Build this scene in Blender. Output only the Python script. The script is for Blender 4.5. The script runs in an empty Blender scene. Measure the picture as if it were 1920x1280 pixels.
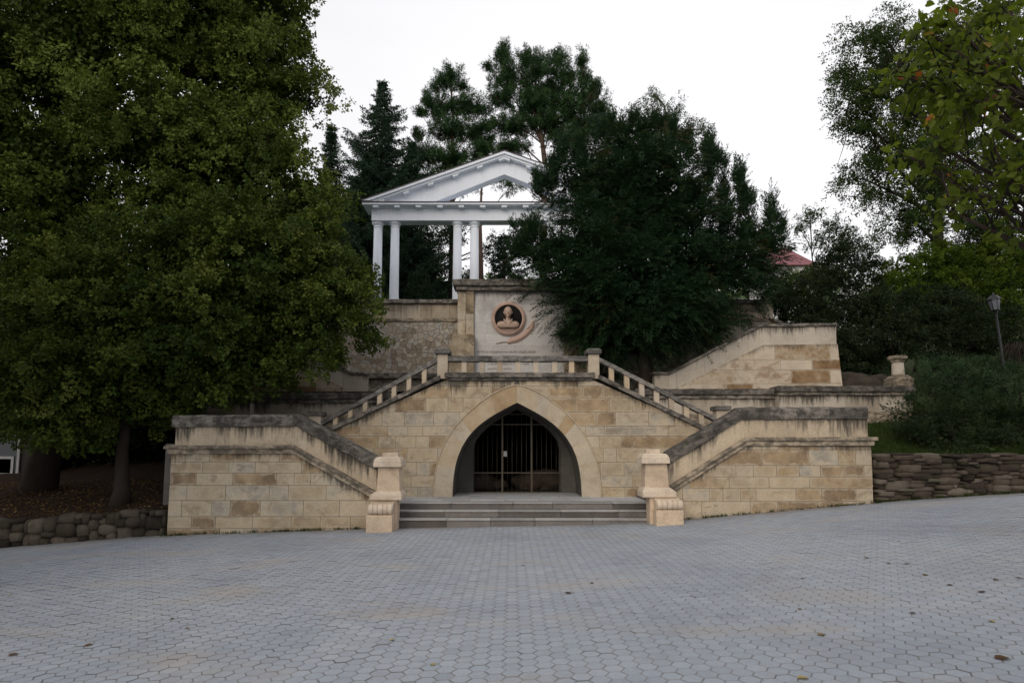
import bpy, bmesh, math, random
import numpy as np
from mathutils import Vector, Matrix, noise as mnoise
random.seed(7)
RNG = np.random.default_rng(11)
C = bpy.context.scene.collection
R = math.radians

# ------------------------------------------------------------------ camera model (used to turn measured points into metres)
F, CX, CY, CAMZ = 1200.0, 960.0, 720.0, 1.7
TILT = math.atan(0.1)
CT, ST = math.cos(TILT), math.sin(TILT)
def P(u, v, Y):
    cx = (u - CX) / F; cy = (CY - v) / F
    dy = CT - cy * ST; dz = ST + cy * CT
    t = Y / dy
    return Vector((cx * t, Y, CAMZ + dz * t))
def XZ(u, v, Y):
    p = P(u, v, Y); return (p.x, p.z)
def M(px, Y):
    return px * Y / F

# ------------------------------------------------------------------ object helpers
def tag(o, label=None, cat=None, group=None, kind=None):
    if label: o['label'] = label
    if cat: o['category'] = cat
    if group: o['group'] = group
    if kind: o['kind'] = kind
    return o
def thing(name, label, cat, loc=(0, 0, 0), group=None):
    o = bpy.data.objects.new(name, None); C.objects.link(o)
    o.location = loc
    o.empty_display_size = 0.2
    return tag(o, label, cat, group)
class MB:
    """collects polygons; build() links them as one mesh object"""
    def __init__(self):
        self.v = []; self.f = []; self.blk = []; self.siz = []; self.st = []; self.tint = []; self.smooth = []
    def poly(self, pts, blk=None, siz=None, st=None, tint=0.5, smooth=False):
        n = len(self.v)
        self.v.extend([tuple(p) for p in pts])
        self.f.append(tuple(range(n, n + len(pts))))
        self.blk.extend(blk or [(0.5, 0.5)] * len(pts))
        self.siz.extend(siz or [(1.0, 1.0)] * len(pts))
        self.st.extend(st or [(0.0, 9.0)] * len(pts))
        self.tint.append(tint); self.smooth.append(smooth)
    def raw(self, verts, faces, tint=0.5, smooth=False):
        n = len(self.v)
        self.v.extend([tuple(p) for p in verts])
        for f in faces:
            self.f.append(tuple(i + n for i in f))
            k = len(f)
            self.blk.extend([(0.5, 0.5)] * k); self.siz.extend([(1.0, 1.0)] * k); self.st.extend([(0.0, 9.0)] * k)
            self.tint.append(tint); self.smooth.append(smooth)
    def prism(self, poly, y0, y1, tint=0.5):
        """poly: counter-clockwise (x,z) seen from the front (-Y); extruded y0 (front) to y1 (back)"""
        n = len(poly)
        vs = [(x, y0, z) for x, z in poly] + [(x, y1, z) for x, z in poly]
        fs = [tuple(range(n)), tuple(range(2 * n - 1, n - 1, -1))]
        for i in range(n):
            j = (i + 1) % n
            fs.append((j, i, n + i, n + j))
        self.raw(vs, fs, tint)
    def box(self, x0, x1, y0, y1, z0, z1, tint=0.5):
        self.prism([(x0, z0), (x1, z0), (x1, z1), (x0, z1)], y0, y1, tint)
    def frustum(self, x0, x1, y0, y1, z0, X0, X1, Y0, Y1, z1, tint=0.5):
        vs = [(x0, y0, z0), (x1, y0, z0), (x1, y1, z0), (x0, y1, z0), (X0, Y0, z1), (X1, Y0, z1), (X1, Y1, z1), (X0, Y1, z1)]
        self.raw(vs, [(3, 2, 1, 0), (4, 5, 6, 7), (0, 1, 5, 4), (1, 2, 6, 5), (2, 3, 7, 6), (3, 0, 4, 7)], tint)
    def tube(self, pts, radii, n=8, cap=True, tint=0.5):
        rings = []
        pts = [Vector(p) for p in pts]
        for i, p in enumerate(pts):
            d = (pts[min(i + 1, len(pts) - 1)] - pts[max(i - 1, 0)])
            if d.length < 1e-9: d = Vector((0, 0, 1))
            d.normalize()
            a = Vector((1, 0, 0)) if abs(d.x) < 0.8 else Vector((0, 1, 0))
            a = (a - d * a.dot(d)).normalized(); b = d.cross(a)
            r = radii[i] if hasattr(radii, '__len__') else radii
            rings.append([p + (a * math.cos(2 * math.pi * k / n) + b * math.sin(2 * math.pi * k / n)) * r for k in range(n)])
        vs = [q for ring in rings for q in ring]; fs = []
        for i in range(len(rings) - 1):
            for k in range(n):
                k2 = (k + 1) % n
                fs.append((i * n + k, i * n + k2, (i + 1) * n + k2, (i + 1) * n + k))
        if cap:
            fs.append(tuple(range(n - 1, -1, -1))); fs.append(tuple((len(rings) - 1) * n + k for k in range(n)))
        self.raw(vs, fs, tint, smooth=True)
    def lathe(self, prof, c, n=32, axis='z', tint=0.5, smooth=True):
        """prof: list of (radius, height along axis). axis 'y' turns it towards the viewer (height along -Y)"""
        vs = []
        for r, h in prof:
            for k in range(n):
                a = 2 * math.pi * k / n
                if axis == 'z': vs.append((c[0] + r * math.cos(a), c[1] + r * math.sin(a), c[2] + h))
                else: vs.append((c[0] + r * math.cos(a), c[1] - h, c[2] + r * math.sin(a)))
        fs = []
        for i in range(len(prof) - 1):
            for k in range(n):
                k2 = (k + 1) % n
                fs.append((i * n + k, i * n + k2, (i + 1) * n + k2, (i + 1) * n + k))
        fs.append(tuple(range(n - 1, -1, -1))); fs.append(tuple((len(prof) - 1) * n + k for k in range(n)))
        self.raw(vs, fs, tint, smooth)
    def build(self, name, mat, parent=None, bevel=0, seg=2, fix=True):
        me = bpy.data.meshes.new(name)
        me.from_pydata(self.v, [], self.f)
        me.attributes.new('tint', 'FLOAT', 'FACE').data.foreach_set('value', np.array(self.tint, 'f'))
        for nm, d in (('blk', self.blk), ('siz', self.siz), ('st', self.st)):
            me.uv_layers.new(name=nm, do_init=False).data.foreach_set('uv', np.array(d, 'f').ravel())
        me.polygons.foreach_set('use_smooth', np.array(self.smooth, bool))
        me.materials.append(mat)
        me.update()
        if fix:
            bm = bmesh.new(); bm.from_mesh(me)
            if bevel: bmesh.ops.remove_doubles(bm, verts=bm.verts, dist=1e-5)
            bmesh.ops.recalc_face_normals(bm, faces=bm.faces)
            bm.to_mesh(me); bm.free()
        o = bpy.data.objects.new(name, me); C.objects.link(o)
        if parent:
            o.parent = parent
            o.matrix_parent_inverse = Matrix.Translation(parent_world(parent)).inverted()
        if bevel:
            b = o.modifiers.new('bevel', 'BEVEL'); b.width = bevel; b.segments = seg; b.limit_method = 'ANGLE'; b.angle_limit = R(35)
            b.harden_normals = False
        return o
def parent_world(p):
    v = Vector((0, 0, 0))
    while p is not None:
        v = v + Vector(p.location)
        if p.parent is not None: v = v + p.matrix_parent_inverse.to_translation()
        p = p.parent
    return v
def copy_tree(o, parent=None):
    c = o.copy(); C.objects.link(c)
    if parent: c.parent = parent
    for ch in list(o.children): copy_tree(ch, c)
    return c
def numpy_mesh(name, verts, faces_flat, k, mat, parent=None, tint=None, smooth=False):
    """verts (N,3); faces_flat flat index array of polygons of k corners"""
    me = bpy.data.meshes.new(name)
    nf = len(faces_flat) // k
    me.vertices.add(len(verts)); me.vertices.foreach_set('co', np.ascontiguousarray(verts, 'f').ravel())
    me.loops.add(len(faces_flat)); me.loops.foreach_set('vertex_index', np.ascontiguousarray(faces_flat, 'i'))
    me.polygons.add(nf); me.polygons.foreach_set('loop_start', np.arange(0, nf * k, k, dtype='i'))
    me.polygons.foreach_set('loop_total', np.full(nf, k, 'i'))
    me.polygons.foreach_set('use_smooth', np.full(nf, smooth, bool))
    if tint is not None:
        me.attributes.new('tint', 'FLOAT', 'FACE').data.foreach_set('value', np.ascontiguousarray(tint, 'f'))
    me.materials.append(mat)
    me.update(calc_edges=True)
    o = bpy.data.objects.new(name, me); C.objects.link(o)
    if parent:
        o.parent = parent
        o.matrix_parent_inverse = Matrix.Translation(parent_world(parent)).inverted()
    return o

# ------------------------------------------------------------------ materials
class G:
    def __init__(self, name):
        self.m = bpy.data.materials.new(name); self.m.use_nodes = True
        self.t = self.m.node_tree; self.t.nodes.clear()
        self.out = self.t.nodes.new('ShaderNodeOutputMaterial')
    def n(self, typ, ins=None, **props):
        nd = self.t.nodes.new('ShaderNode' + typ)
        for k, v in props.items(): setattr(nd, k, v)
        for k, v in (ins or {}).items():
            s = nd.inputs[k]
            if isinstance(v, bpy.types.NodeSocket): self.t.links.new(v, s)
            else: s.default_value = v
        return nd
    def math(self, op, a, b=None, c=None, clamp=False):
        ins = {0: a}
        if b is not None: ins[1] = b
        if c is not None: ins[2] = c
        return self.n('Math', ins, operation=op, use_clamp=clamp).outputs[0]
    def smooth(self, x, a, b, lo=0.0, hi=1.0):
        return self.n('MapRange', {0: x, 1: a, 2: b, 3: lo, 4: hi}, interpolation_type='SMOOTHSTEP').outputs[0]
    def mix(self, f, a, b, mode='MIX'):
        nd = self.n('Mix', None, data_type='RGBA', blend_type=mode)
        for i, v in ((0, f), (6, a), (7, b)):
            if isinstance(v, bpy.types.NodeSocket): self.t.links.new(v, nd.inputs[i])
            else: nd.inputs[i].default_value = v if i == 0 else (tuple(v) + (1,))[:4]
        return nd.outputs[2]
    def noise(self, vec, scale, detail=5, rough=0.6, dist=0.0):
        return self.n('TexNoise', {'Vector': vec, 'Scale': scale, 'Detail': detail, 'Roughness': rough, 'Distortion': dist}).outputs['Fac']
    def ramp(self, fac, cols, interp='LINEAR'):
        nd = self.n('ValToRGB', {'Fac': fac}); r = nd.color_ramp; r.interpolation = interp
        while len(r.elements) < len(cols): r.elements.new(0.5)
        for e, (p, c) in zip(r.elements, cols): e.position = p; e.color = tuple(c) + (1,)
        return nd.outputs[0]
    def pos(self): return self.n('NewGeometry').outputs['Position']
    def bump(self, h, strength=0.3, dist=0.02):
        return self.n('Bump', {'Height': h, 'Strength': strength, 'Distance': dist}).outputs['Normal']
    def finish(self, color, rough=0.85, normal=None, spec=0.3, metal=0.0):
        ins = {'Base Color': color if isinstance(color, bpy.types.NodeSocket) else tuple(color) + (1,), 'Roughness': rough, 'Metallic': metal, 'Specular IOR Level': spec}
        b = self.n('BsdfPrincipled', ins)
        if normal is not None: self.t.links.new(normal, b.inputs['Normal'])
        self.t.links.new(b.outputs[0], self.out.inputs[0])
        return self.m
    def scalevec(self, v, s):
        return self.n('VectorMath', {0: v, 1: s}, operation='MULTIPLY').outputs[0]

def stone_mat(name, ramp, mortar=None, stain=0.0, stain_len=0.6, bump=0.4, rough=0.9, blotch=None, var=0.35, lichen=0.0, stain_col=(0.035, 0.032, 0.028)):
    g = G(name); pos = g.pos()
    tint = g.n('Attribute', attribute_name='tint').outputs['Fac']
    n1 = g.noise(pos, 2.6, 7, 0.65); n2 = g.noise(pos, 28, 6, 0.7); n3 = g.noise(pos, 90, 3, 0.6)
    fac = g.math('ADD', tint, g.math('MULTIPLY', g.math('SUBTRACT', n1, 0.5), var * 2.2))
    col = g.ramp(fac, ramp)
    col = g.mix(1.0, col, g.ramp(n2, [(0.25, (0.70,) * 3), (0.5, (0.98,) * 3), (0.8, (1.16,) * 3)]), 'MULTIPLY')
    n0 = g.noise(pos, 0.9, 8, 0.68, 0.5)
    col = g.mix(1.0, col, g.ramp(n0, [(0.30, (0.70, 0.69, 0.68)), (0.48, (0.98, 0.98, 0.98)), (0.70, (1.14, 1.13, 1.10))]), 'MULTIPLY')
    h = g.math('ADD', g.math('MULTIPLY', n2, 0.6), g.math('MULTIPLY', n3, 0.3))
    if blotch:
        nb = g.noise(g.scalevec(pos, (1.3, 1.3, 2.0)), 1.7, 5, 0.62, 0.6)
        col = g.mix(g.smooth(nb, 0.52, 0.66, 0, blotch[1]), col, blotch[0])
    if mortar:
        blk = g.n('UVMap', uv_map='blk').outputs[0]; siz = g.n('UVMap', uv_map='siz').outputs[0]
        b = g.n('SeparateXYZ', {0: blk}); s = g.n('SeparateXYZ', {0: siz})
        dx = g.math('MINIMUM', b.outputs[0], g.math('SUBTRACT', s.outputs[0], b.outputs[0]))
        dz = g.math('MINIMUM', b.outputs[1], g.math('SUBTRACT', s.outputs[1], b.outputs[1]))
        d = g.math('MINIMUM', dx, dz)
        wob = g.math('MULTIPLY', g.math('SUBTRACT', g.noise(pos, 5.0, 5, 0.6), 0.47), mortar[2])
        dd = g.math('ADD', d, wob)
        mm = g.smooth(dd, mortar[1] * 0.45, mortar[1] * 1.25, 0.62, 0.0)
        # pale slurry smeared over the joints
        col = g.mix(mm, col, g.mix(g.smooth(n2, 0.3, 0.7), mortar[0], tuple(c * 0.75 for c in mortar[0])))
        ln = g.smooth(g.math('ADD', d, g.math('MULTIPLY', g.math('SUBTRACT', g.noise(pos, 14, 4), 0.5), 0.022)), 0.0, 0.008, 0.24, 0.0)
        col = g.mix(ln, col, (0.16, 0.12, 0.075))
        h = g.math('SUBTRACT', h, g.math('MULTIPLY', ln, 1.3))
    if stain:
        st = g.n('UVMap', uv_map='st').outputs[0]
        sp = g.n('SeparateXYZ', {0: st})
        sv = g.n('CombineXYZ', {0: g.math('MULTIPLY', sp.outputs[0], 5.0), 1: g.math('MULTIPLY', sp.outputs[1], 0.9), 2: 0.0}).outputs[0]
        ns = g.noise(sv, 1.0, 5, 0.62)
        wide = g.noise(g.n('CombineXYZ', {0: g.math('MULTIPLY', sp.outputs[0], 1.1), 1: 3.7, 2: 0.0}).outputs[0], 1.0, 3, 0.5)
        sv2 = g.n('CombineXYZ', {0: g.math('MULTIPLY', sp.outputs[0], 16.0), 1: g.math('MULTIPLY', sp.outputs[1], 1.4), 2: 5.0}).outputs[0]
        fine = g.noise(sv2, 1.0, 4, 0.6)
        a = g.math('ADD', ns, g.math('MULTIPLY', g.math('SUBTRACT', wide, 0.5), 1.35))
        a = g.math('ADD', a, g.math('MULTIPLY', g.math('SUBTRACT', fine, 0.5), 0.75))
        a = g.math('ADD', g.math('SUBTRACT', a, g.math('MULTIPLY', sp.outputs[1], 0.42 / stain_len)), 0.17)
        mask = g.smooth(a, 0.40, 0.80, 0, stain)
        col = g.mix(mask, col, stain_col)
    if lichen:
        nl = g.noise(g.scalevec(pos, (1.0, 1.0, 1.6)), 4.5, 9, 0.72, 0.3)
        col = g.mix(g.smooth(nl, 0.40, 0.62, lichen, 0.0), col, (0.028, 0.027, 0.025))
        nw = g.noise(pos, 11, 6, 0.7)
        col = g.mix(g.smooth(nw, 0.63, 0.72, 0, 0.55), col, (0.36, 0.34, 0.31))
        nm = g.noise(pos, 3.1, 5, 0.7)
        col = g.mix(g.smooth(nm, 0.58, 0.7, 0, 0.35), col, (0.05, 0.055, 0.02))
    return g.finish(col, rough, g.bump(h, bump, 0.015), 0.25)

SAND = [(0.0, (0.23, 0.165, 0.105)), (0.16, (0.32, 0.235, 0.15)), (0.3, (0.405, 0.30, 0.185)), (0.45, (0.44, 0.355, 0.245)), (0.6, (0.48, 0.395, 0.28)), (0.78, (0.52, 0.44, 0.33)), (0.9, (0.42, 0.38, 0.31)), (1.0, (0.34, 0.30, 0.25))]
MORT = ((0.57, 0.48, 0.36), 0.042, 0.26)
mat_ashlar = stone_mat('sandstone_ashlar', SAND, MORT, stain=0.8, stain_len=0.26, bump=0.5, var=0.5, blotch=((0.26, 0.20, 0.14), 0.62))
mat_ashlar_up = stone_mat('pale_sandstone', [(0.0, (0.20, 0.12, 0.06)), (0.25, (0.34, 0.24, 0.14)), (0.5, (0.53, 0.44, 0.33)), (1.0, (0.58, 0.50, 0.40))], ((0.60, 0.52, 0.41), 0.03, 0.12), stain=0.6, stain_len=0.2, bump=0.35, var=0.5, blotch=((0.24, 0.15, 0.085), 0.65))
mat_body = stone_mat('wall_core_stone', [(0, (0.30, 0.23, 0.15)), (1, (0.42, 0.33, 0.23))], bump=0.5)
mat_voussoir = stone_mat('arch_stone', [(0.0, (0.36, 0.25, 0.14)), (0.3, (0.46, 0.36, 0.24)), (0.6, (0.50, 0.43, 0.33)), (1.0, (0.47, 0.41, 0.33))], ((0.52, 0.44, 0.33), 0.006, 0.02), stain=0, bump=0.25, var=0.4, blotch=((0.33, 0.24, 0.15), 0.4))
mat_plaster = stone_mat('parapet_stone', [(0, (0.44, 0.35, 0.25)), (0.5, (0.53, 0.44, 0.325)), (1, (0.56, 0.47, 0.36))], ((0.36, 0.29, 0.21), 0.004, 0.006), stain=0.93, stain_len=0.55, bump=0.2, var=0.2)
mat_coping = stone_mat('weathered_coping', [(0, (0.14, 0.125, 0.11)), (0.5, (0.26, 0.235, 0.205)), (1, (0.38, 0.34, 0.29))], lichen=0.82, bump=0.8)
mat_string = stone_mat('moulding_stone', [(0, (0.30, 0.25, 0.19)), (0.5, (0.42, 0.35, 0.26)), (1, (0.50, 0.42, 0.32))], lichen=0.7, bump=0.4)
mat_pink = stone_mat('pink_limestone', [(0, (0.49, 0.36, 0.25)), (0.5, (0.59, 0.465, 0.345)), (1, (0.63, 0.53, 0.425))], bump=0.4, var=0.3, blotch=((0.36, 0.27, 0.19), 0.45))
mat_pinkpale = stone_mat('pale_pink_limestone', [(0, (0.58, 0.45, 0.33)), (0.5, (0.64, 0.54, 0.43)), (1, (0.68, 0.59, 0.49))], bump=0.4, var=0.35, blotch=((0.40, 0.32, 0.25), 0.5))
mat_baluster = stone_mat('baluster_stone', [(0, (0.36, 0.29, 0.21)), (0.5, (0.52, 0.45, 0.36)), (1, (0.56, 0.44, 0.30))], bump=0.4, var=0.3)
mat_rail = stone_mat('grey_rail_stone', [(0, (0.12, 0.112, 0.105)), (0.5, (0.24, 0.225, 0.21)), (1, (0.36, 0.335, 0.305))], lichen=0.65, bump=0.6)
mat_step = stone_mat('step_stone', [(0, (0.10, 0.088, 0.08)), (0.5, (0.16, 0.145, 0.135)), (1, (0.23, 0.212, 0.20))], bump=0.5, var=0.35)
mat_tread = stone_mat('skylit_tread_stone', [(0, (0.22, 0.215, 0.21)), (0.5, (0.32, 0.315, 0.31)), (1, (0.42, 0.41, 0.40))], bump=0.4, var=0.35)  # paler than the risers: sky light on the tread tops put into the colour
mat_land = stone_mat('landing_flags', [(0, (0.33, 0.33, 0.335)), (0.5, (0.42, 0.425, 0.43)), (1, (0.48, 0.485, 0.49))], ((0.14, 0.135, 0.13), 0.006, 0.006), bump=0.3)
mat_panel = stone_mat('pale_panel', [(0, (0.44, 0.425, 0.405)), (0.5, (0.555, 0.54, 0.525)), (1, (0.60, 0.59, 0.575))], ((0.42, 0.39, 0.35), 0.003, 0.003), stain=0.6, stain_len=0.5, bump=0.15, var=0.2, stain_col=(0.17, 0.14, 0.12))
mat_tuff = stone_mat('rough_quoin_stone', [(0, (0.10, 0.075, 0.05)), (0.4, (0.28, 0.22, 0.15)), (0.7, (0.40, 0.33, 0.24)), (1, (0.48, 0.42, 0.34))], ((0.16, 0.12, 0.09), 0.008, 0.03), bump=1.0, var=0.75, blotch=((0.10, 0.08, 0.06), 0.6))
mat_bust = stone_mat('pale_pink_stone', [(0, (0.52, 0.38, 0.30)), (0.5, (0.62, 0.48, 0.39)), (1, (0.66, 0.54, 0.45))], bump=0.1, var=0.15)
mat_terra = stone_mat('pink_terracotta', [(0, (0.45, 0.30, 0.235)), (0.5, (0.55, 0.395, 0.325)), (1, (0.61, 0.47, 0.40))], bump=0.15, var=0.2)
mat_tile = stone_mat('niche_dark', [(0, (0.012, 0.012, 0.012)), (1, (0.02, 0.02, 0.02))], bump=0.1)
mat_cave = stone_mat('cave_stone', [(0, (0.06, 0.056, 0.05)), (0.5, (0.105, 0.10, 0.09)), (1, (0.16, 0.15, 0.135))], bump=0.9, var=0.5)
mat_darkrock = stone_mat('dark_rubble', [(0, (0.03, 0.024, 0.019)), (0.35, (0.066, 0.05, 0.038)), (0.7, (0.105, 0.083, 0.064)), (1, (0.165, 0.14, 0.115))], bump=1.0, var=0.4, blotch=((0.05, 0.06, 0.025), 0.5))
mat_shaderock = stone_mat('mossy_shaded_boulders', [(0, (0.022, 0.018, 0.014)), (0.35, (0.05, 0.039, 0.03)), (0.7, (0.08, 0.064, 0.05)), (1, (0.12, 0.10, 0.08))], bump=1.0, var=0.5, blotch=((0.03, 0.035, 0.015), 0.5))  # mossy rubble with the shade under the lime tree darkened into its colour
mat_terr = stone_mat('terrace_wall_plaster', [(0, (0.34, 0.29, 0.23)), (0.5, (0.48, 0.43, 0.36)), (1, (0.54, 0.48, 0.41))], ((0.33, 0.27, 0.21), 0.004, 0.006), stain=0.9, stain_len=0.35, bump=0.3, var=0.3)
def simple(name, col, rough=0.6, metal=0.0, var=0.15, scale=8, spec=0.4, bump=0.1):
    g = G(name); pos = g.pos(); nn = g.noise(pos, scale, 6, 0.65)
    c = g.mix(1.0, tuple(col), g.ramp(nn, [(0.25, (1 - var,) * 3), (0.75, (1 + var,) * 3)]), 'MULTIPLY')
    return g.finish(c, rough, g.bump(nn, bump, 0.01), spec, metal)
mat_white = simple('white_painted_render', (0.80, 0.86, 0.95), 0.55, var=0.05, scale=3)
def painted():
    g = G('white_painted_render'); pos = g.pos()
    a = g.noise(g.scalevec(pos, (7, 7, 0.7)), 1.0, 6, 0.65); b = g.noise(pos, 1.3, 5, 0.6); c = g.noise(pos, 30, 4)
    col = g.mix(g.smooth(a, 0.50, 0.75, 0, 0.35), (0.82, 0.87, 0.95), (0.58, 0.60, 0.62))
    col = g.mix(g.smooth(b, 0.55, 0.75, 0, 0.25), col, (0.66, 0.68, 0.70))
    return g.finish(col, 0.6, g.bump(c, 0.15, 0.006), 0.35)
mat_white = painted()
mat_roofdark = simple('dark_roof_sheet', (0.07, 0.055, 0.055), 0.6)
mat_iron = simple('brown_painted_iron', (0.08, 0.064, 0.043), 0.5, 0.2, 0.3, 30)
mat_irondark = simple('dark_iron_bar', (0.045, 0.038, 0.03), 0.5, 0.2, 0.3, 30)
mat_lockplate = simple('lock_plate', (0.30, 0.30, 0.30), 0.45, 0.4)
mat_blackmetal = simple('black_lamp_metal', (0.012, 0.013, 0.014), 0.45, 0.2)
mat_glass_lamp = simple('frosted_lamp_glass', (0.13, 0.14, 0.16), 0.25, spec=0.5, var=0.05)
mat_letter = simple('letter_paint', (0.12, 0.07, 0.05), 0.8)
mat_whitewood = simple('white_frame_paint', (0.42, 0.42, 0.43), 0.5)
mat_darkwood = simple('dark_board', (0.03, 0.022, 0.018), 0.7)
mat_redpane = simple('dark_red_poster', (0.10, 0.025, 0.015), 0.3)
mat_redroof = simple('red_roof_sheet', (0.17, 0.028, 0.035), 0.5, var=0.1)
mat_housewall = simple('pale_house_wall', (0.72, 0.72, 0.70), 0.8)
mat_darkglass = simple('dark_window_glass', (0.02, 0.025, 0.03), 0.1, spec=0.6)
mat_bark = stone_mat('bark', [(0, (0.022, 0.017, 0.013)), (0.5, (0.045, 0.034, 0.027)), (1, (0.075, 0.058, 0.047))], bump=1.0, var=0.5)
mat_pinebark = stone_mat('pine_bark', [(0, (0.06, 0.04, 0.03)), (0.5, (0.10, 0.065, 0.05)), (1, (0.14, 0.095, 0.07))], bump=1.0, var=0.5)

def crazy_mat():
    g = G('irregular_stone_facing'); pos = g.pos()
    sp = g.n('SeparateXYZ', {0: pos})
    v2 = g.n('CombineXYZ', {0: sp.outputs[0], 1: g.math('MULTIPLY', sp.outputs[2], 1.0), 2: 0.0}).outputs[0]
    w = g.n('TexNoise', {'Vector': v2, 'Scale': 3.0, 'Detail': 3.0}).outputs['Color']
    v3 = g.n('VectorMath', {0: v2, 1: g.scalevec(w, (0.20, 0.24, 0))}, operation='ADD').outputs[0]
    ed = g.n('TexVoronoi', {'Vector': v3, 'Scale': 5.8, 'Randomness': 1.0}, feature='DISTANCE_TO_EDGE', voronoi_dimensions='2D').outputs['Distance']
    vc = g.n('TexVoronoi', {'Vector': v3, 'Scale': 5.8, 'Randomness': 1.0}, feature='F1', voronoi_dimensions='2D').outputs['Color']
    rnd = g.n('SeparateColor', {0: vc}).outputs[0]
    n2 = g.noise(pos, 22, 6, 0.7); n1 = g.noise(pos, 2, 5)
    col = g.ramp(g.math('ADD', rnd, g.math('MULTIPLY', g.math('SUBTRACT', n1, 0.5), 0.5)), [(0, (0.26, 0.21, 0.155)), (0.25, (0.38, 0.32, 0.245)), (0.5, (0.47, 0.41, 0.33)), (0.75, (0.38, 0.36, 0.325)), (1, (0.53, 0.48, 0.40))])
    col = g.mix(1.0, col, g.ramp(n2, [(0.25, (0.65,) * 3), (0.75, (1.2,) * 3)]), 'MULTIPLY')
    j = g.smooth(g.math('ADD', ed, g.math('MULTIPLY', g.math('SUBTRACT', n2, 0.5), 0.05)), 0.012, 0.055, 1.0, 0.0)
    col = g.mix(g.math('MULTIPLY', j, 0.8), col, (0.17, 0.145, 0.12))
    nb = g.noise(pos, 1.1, 5, 0.6)
    col = g.mix(g.smooth(nb, 0.58, 0.72, 0, 0.3), col, (0.24, 0.18, 0.12))
    h = g.math('SUBTRACT', g.math('MULTIPLY', n2, 0.5), g.math('MULTIPLY', j, 1.5))
    return g.finish(col, 0.9, g.bump(h, 0.7, 0.03), 0.25)
mat_crazy = crazy_mat()

def paver_mat():
    g = G('hexagonal_concrete_pavers'); pos = g.pos()
    tint = g.n('Attribute', attribute_name='tint').outputs['Fac']
    n1 = g.noise(pos, 0.45, 5, 0.6); n2 = g.noise(pos, 40, 5, 0.7); n3 = g.noise(pos, 6, 4, 0.6)
    col = g.ramp(tint, [(0, (0.265, 0.295, 0.340)), (0.5, (0.315, 0.350, 0.402)), (0.9, (0.352, 0.388, 0.438)), (1, (0.38, 0.41, 0.45))])
    col = g.mix(g.smooth(n1, 0.54, 0.70, 0, 0.55), col, (0.36, 0.325, 0.30))
    col = g.mix(g.smooth(n1, 0.48, 0.30, 0, 0.35), col, (0.26, 0.28, 0.315))
    col = g.mix(1.0, col, g.ramp(n2, [(0.2, (0.8,) * 3), (0.8, (1.15,) * 3)]), 'MULTIPLY')
    col = g.mix(g.smooth(n3, 0.62, 0.75, 0, 0.2), col, (0.24, 0.23, 0.225))
    col = g.mix(g.math('GREATER_THAN', tint, 1.5), col, g.ramp(n3, [(0.3, (0.18, 0.185, 0.19)), (0.7, (0.245, 0.25, 0.255))]))
    n4 = g.noise(pos, 1.6, 7, 0.7, 0.4)
    col = g.mix(g.smooth(n4, 0.58, 0.70, 0, 0.28), col, (0.21, 0.22, 0.235))
    n5 = g.noise(g.scalevec(pos, (0.5, 1.2, 1.0)), 0.8, 5, 0.6)
    col = g.mix(g.smooth(n5, 0.53, 0.68, 0, 0.5), col, (0.37, 0.325, 0.29))
    n6 = g.noise(pos, 0.33, 6, 0.65, 0.5)
    col = g.mix(1.0, col, g.ramp(n6, [(0.3, (0.80, 0.81, 0.83)), (0.5, (1.0, 1.0, 1.0)), (0.7, (1.10, 1.08, 1.06))]), 'MULTIPLY')
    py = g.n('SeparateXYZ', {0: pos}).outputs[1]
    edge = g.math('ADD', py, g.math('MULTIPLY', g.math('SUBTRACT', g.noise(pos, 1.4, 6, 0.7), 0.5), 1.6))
    col = g.mix(g.smooth(edge, 13.75, 14.45, 0, 0.6), col, (0.17, 0.148, 0.125))  # dirt and contact shadow along the wall foot, painted into the colour
    return g.finish(col, g.math('ADD', 0.62, g.math('MULTIPLY', n3, 0.2)), g.bump(n2, 0.25, 0.004), 0.35)
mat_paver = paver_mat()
def ground_mat(name, ramp, scale=6, bump=0.8):
    g = G(name); pos = g.pos(); n1 = g.noise(pos, scale, 9, 0.7); n2 = g.noise(pos, scale * 0.12, 4)
    col = g.ramp(g.math('ADD', g.math('MULTIPLY', n1, 0.7), g.math('MULTIPLY', n2, 0.3)), ramp)
    return g.finish(col, 0.95, g.bump(n1, bump, 0.05), 0.1)
mat_joint = ground_mat('paving_joint_sand', [(0.3, (0.085, 0.085, 0.088)), (0.7, (0.14, 0.138, 0.135))], 12, 0.4)
mat_soil = ground_mat('leafy_soil', [(0.3, (0.018, 0.012, 0.009)), (0.5, (0.036, 0.023, 0.016)), (0.7, (0.06, 0.037, 0.025))], 9)
mat_turf = ground_mat('turf_soil', [(0.3, (0.022, 0.03, 0.01)), (0.7, (0.05, 0.07, 0.02))], 7)

def leaf_mat(name, ramp, trans=0.22, rough=0.6, spec=0.12):
    g = G(name)
    tint = g.n('Attribute', attribute_name='tint').outputs['Fac']
    col = g.ramp(tint, ramp)
    b = g.n('BsdfPrincipled', {'Base Color': col, 'Roughness': rough, 'Specular IOR Level': spec})
    t = g.n('BsdfTranslucent', {'Color': g.mix(1.0, col, (1.25, 1.3, 0.6), 'MULTIPLY')})
    mx = g.n('MixShader', {0: trans, 1: b.outputs[0], 2: t.outputs[0]})
    g.t.links.new(mx.outputs[0], g.out.inputs[0])
    return g.m
LIME_HI = leaf_mat('lime_leaf_olive', [(0, (0.035, 0.058, 0.011)), (0.45, (0.074, 0.107, 0.018)), (0.8, (0.122, 0.159, 0.032)), (1, (0.167, 0.197, 0.049))])
LIME_LO = leaf_mat('lime_leaf_green', [(0, (0.027, 0.049, 0.009)), (0.5, (0.060, 0.092, 0.016)), (0.85, (0.110, 0.137, 0.022)), (1, (0.156, 0.173, 0.044))])
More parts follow.
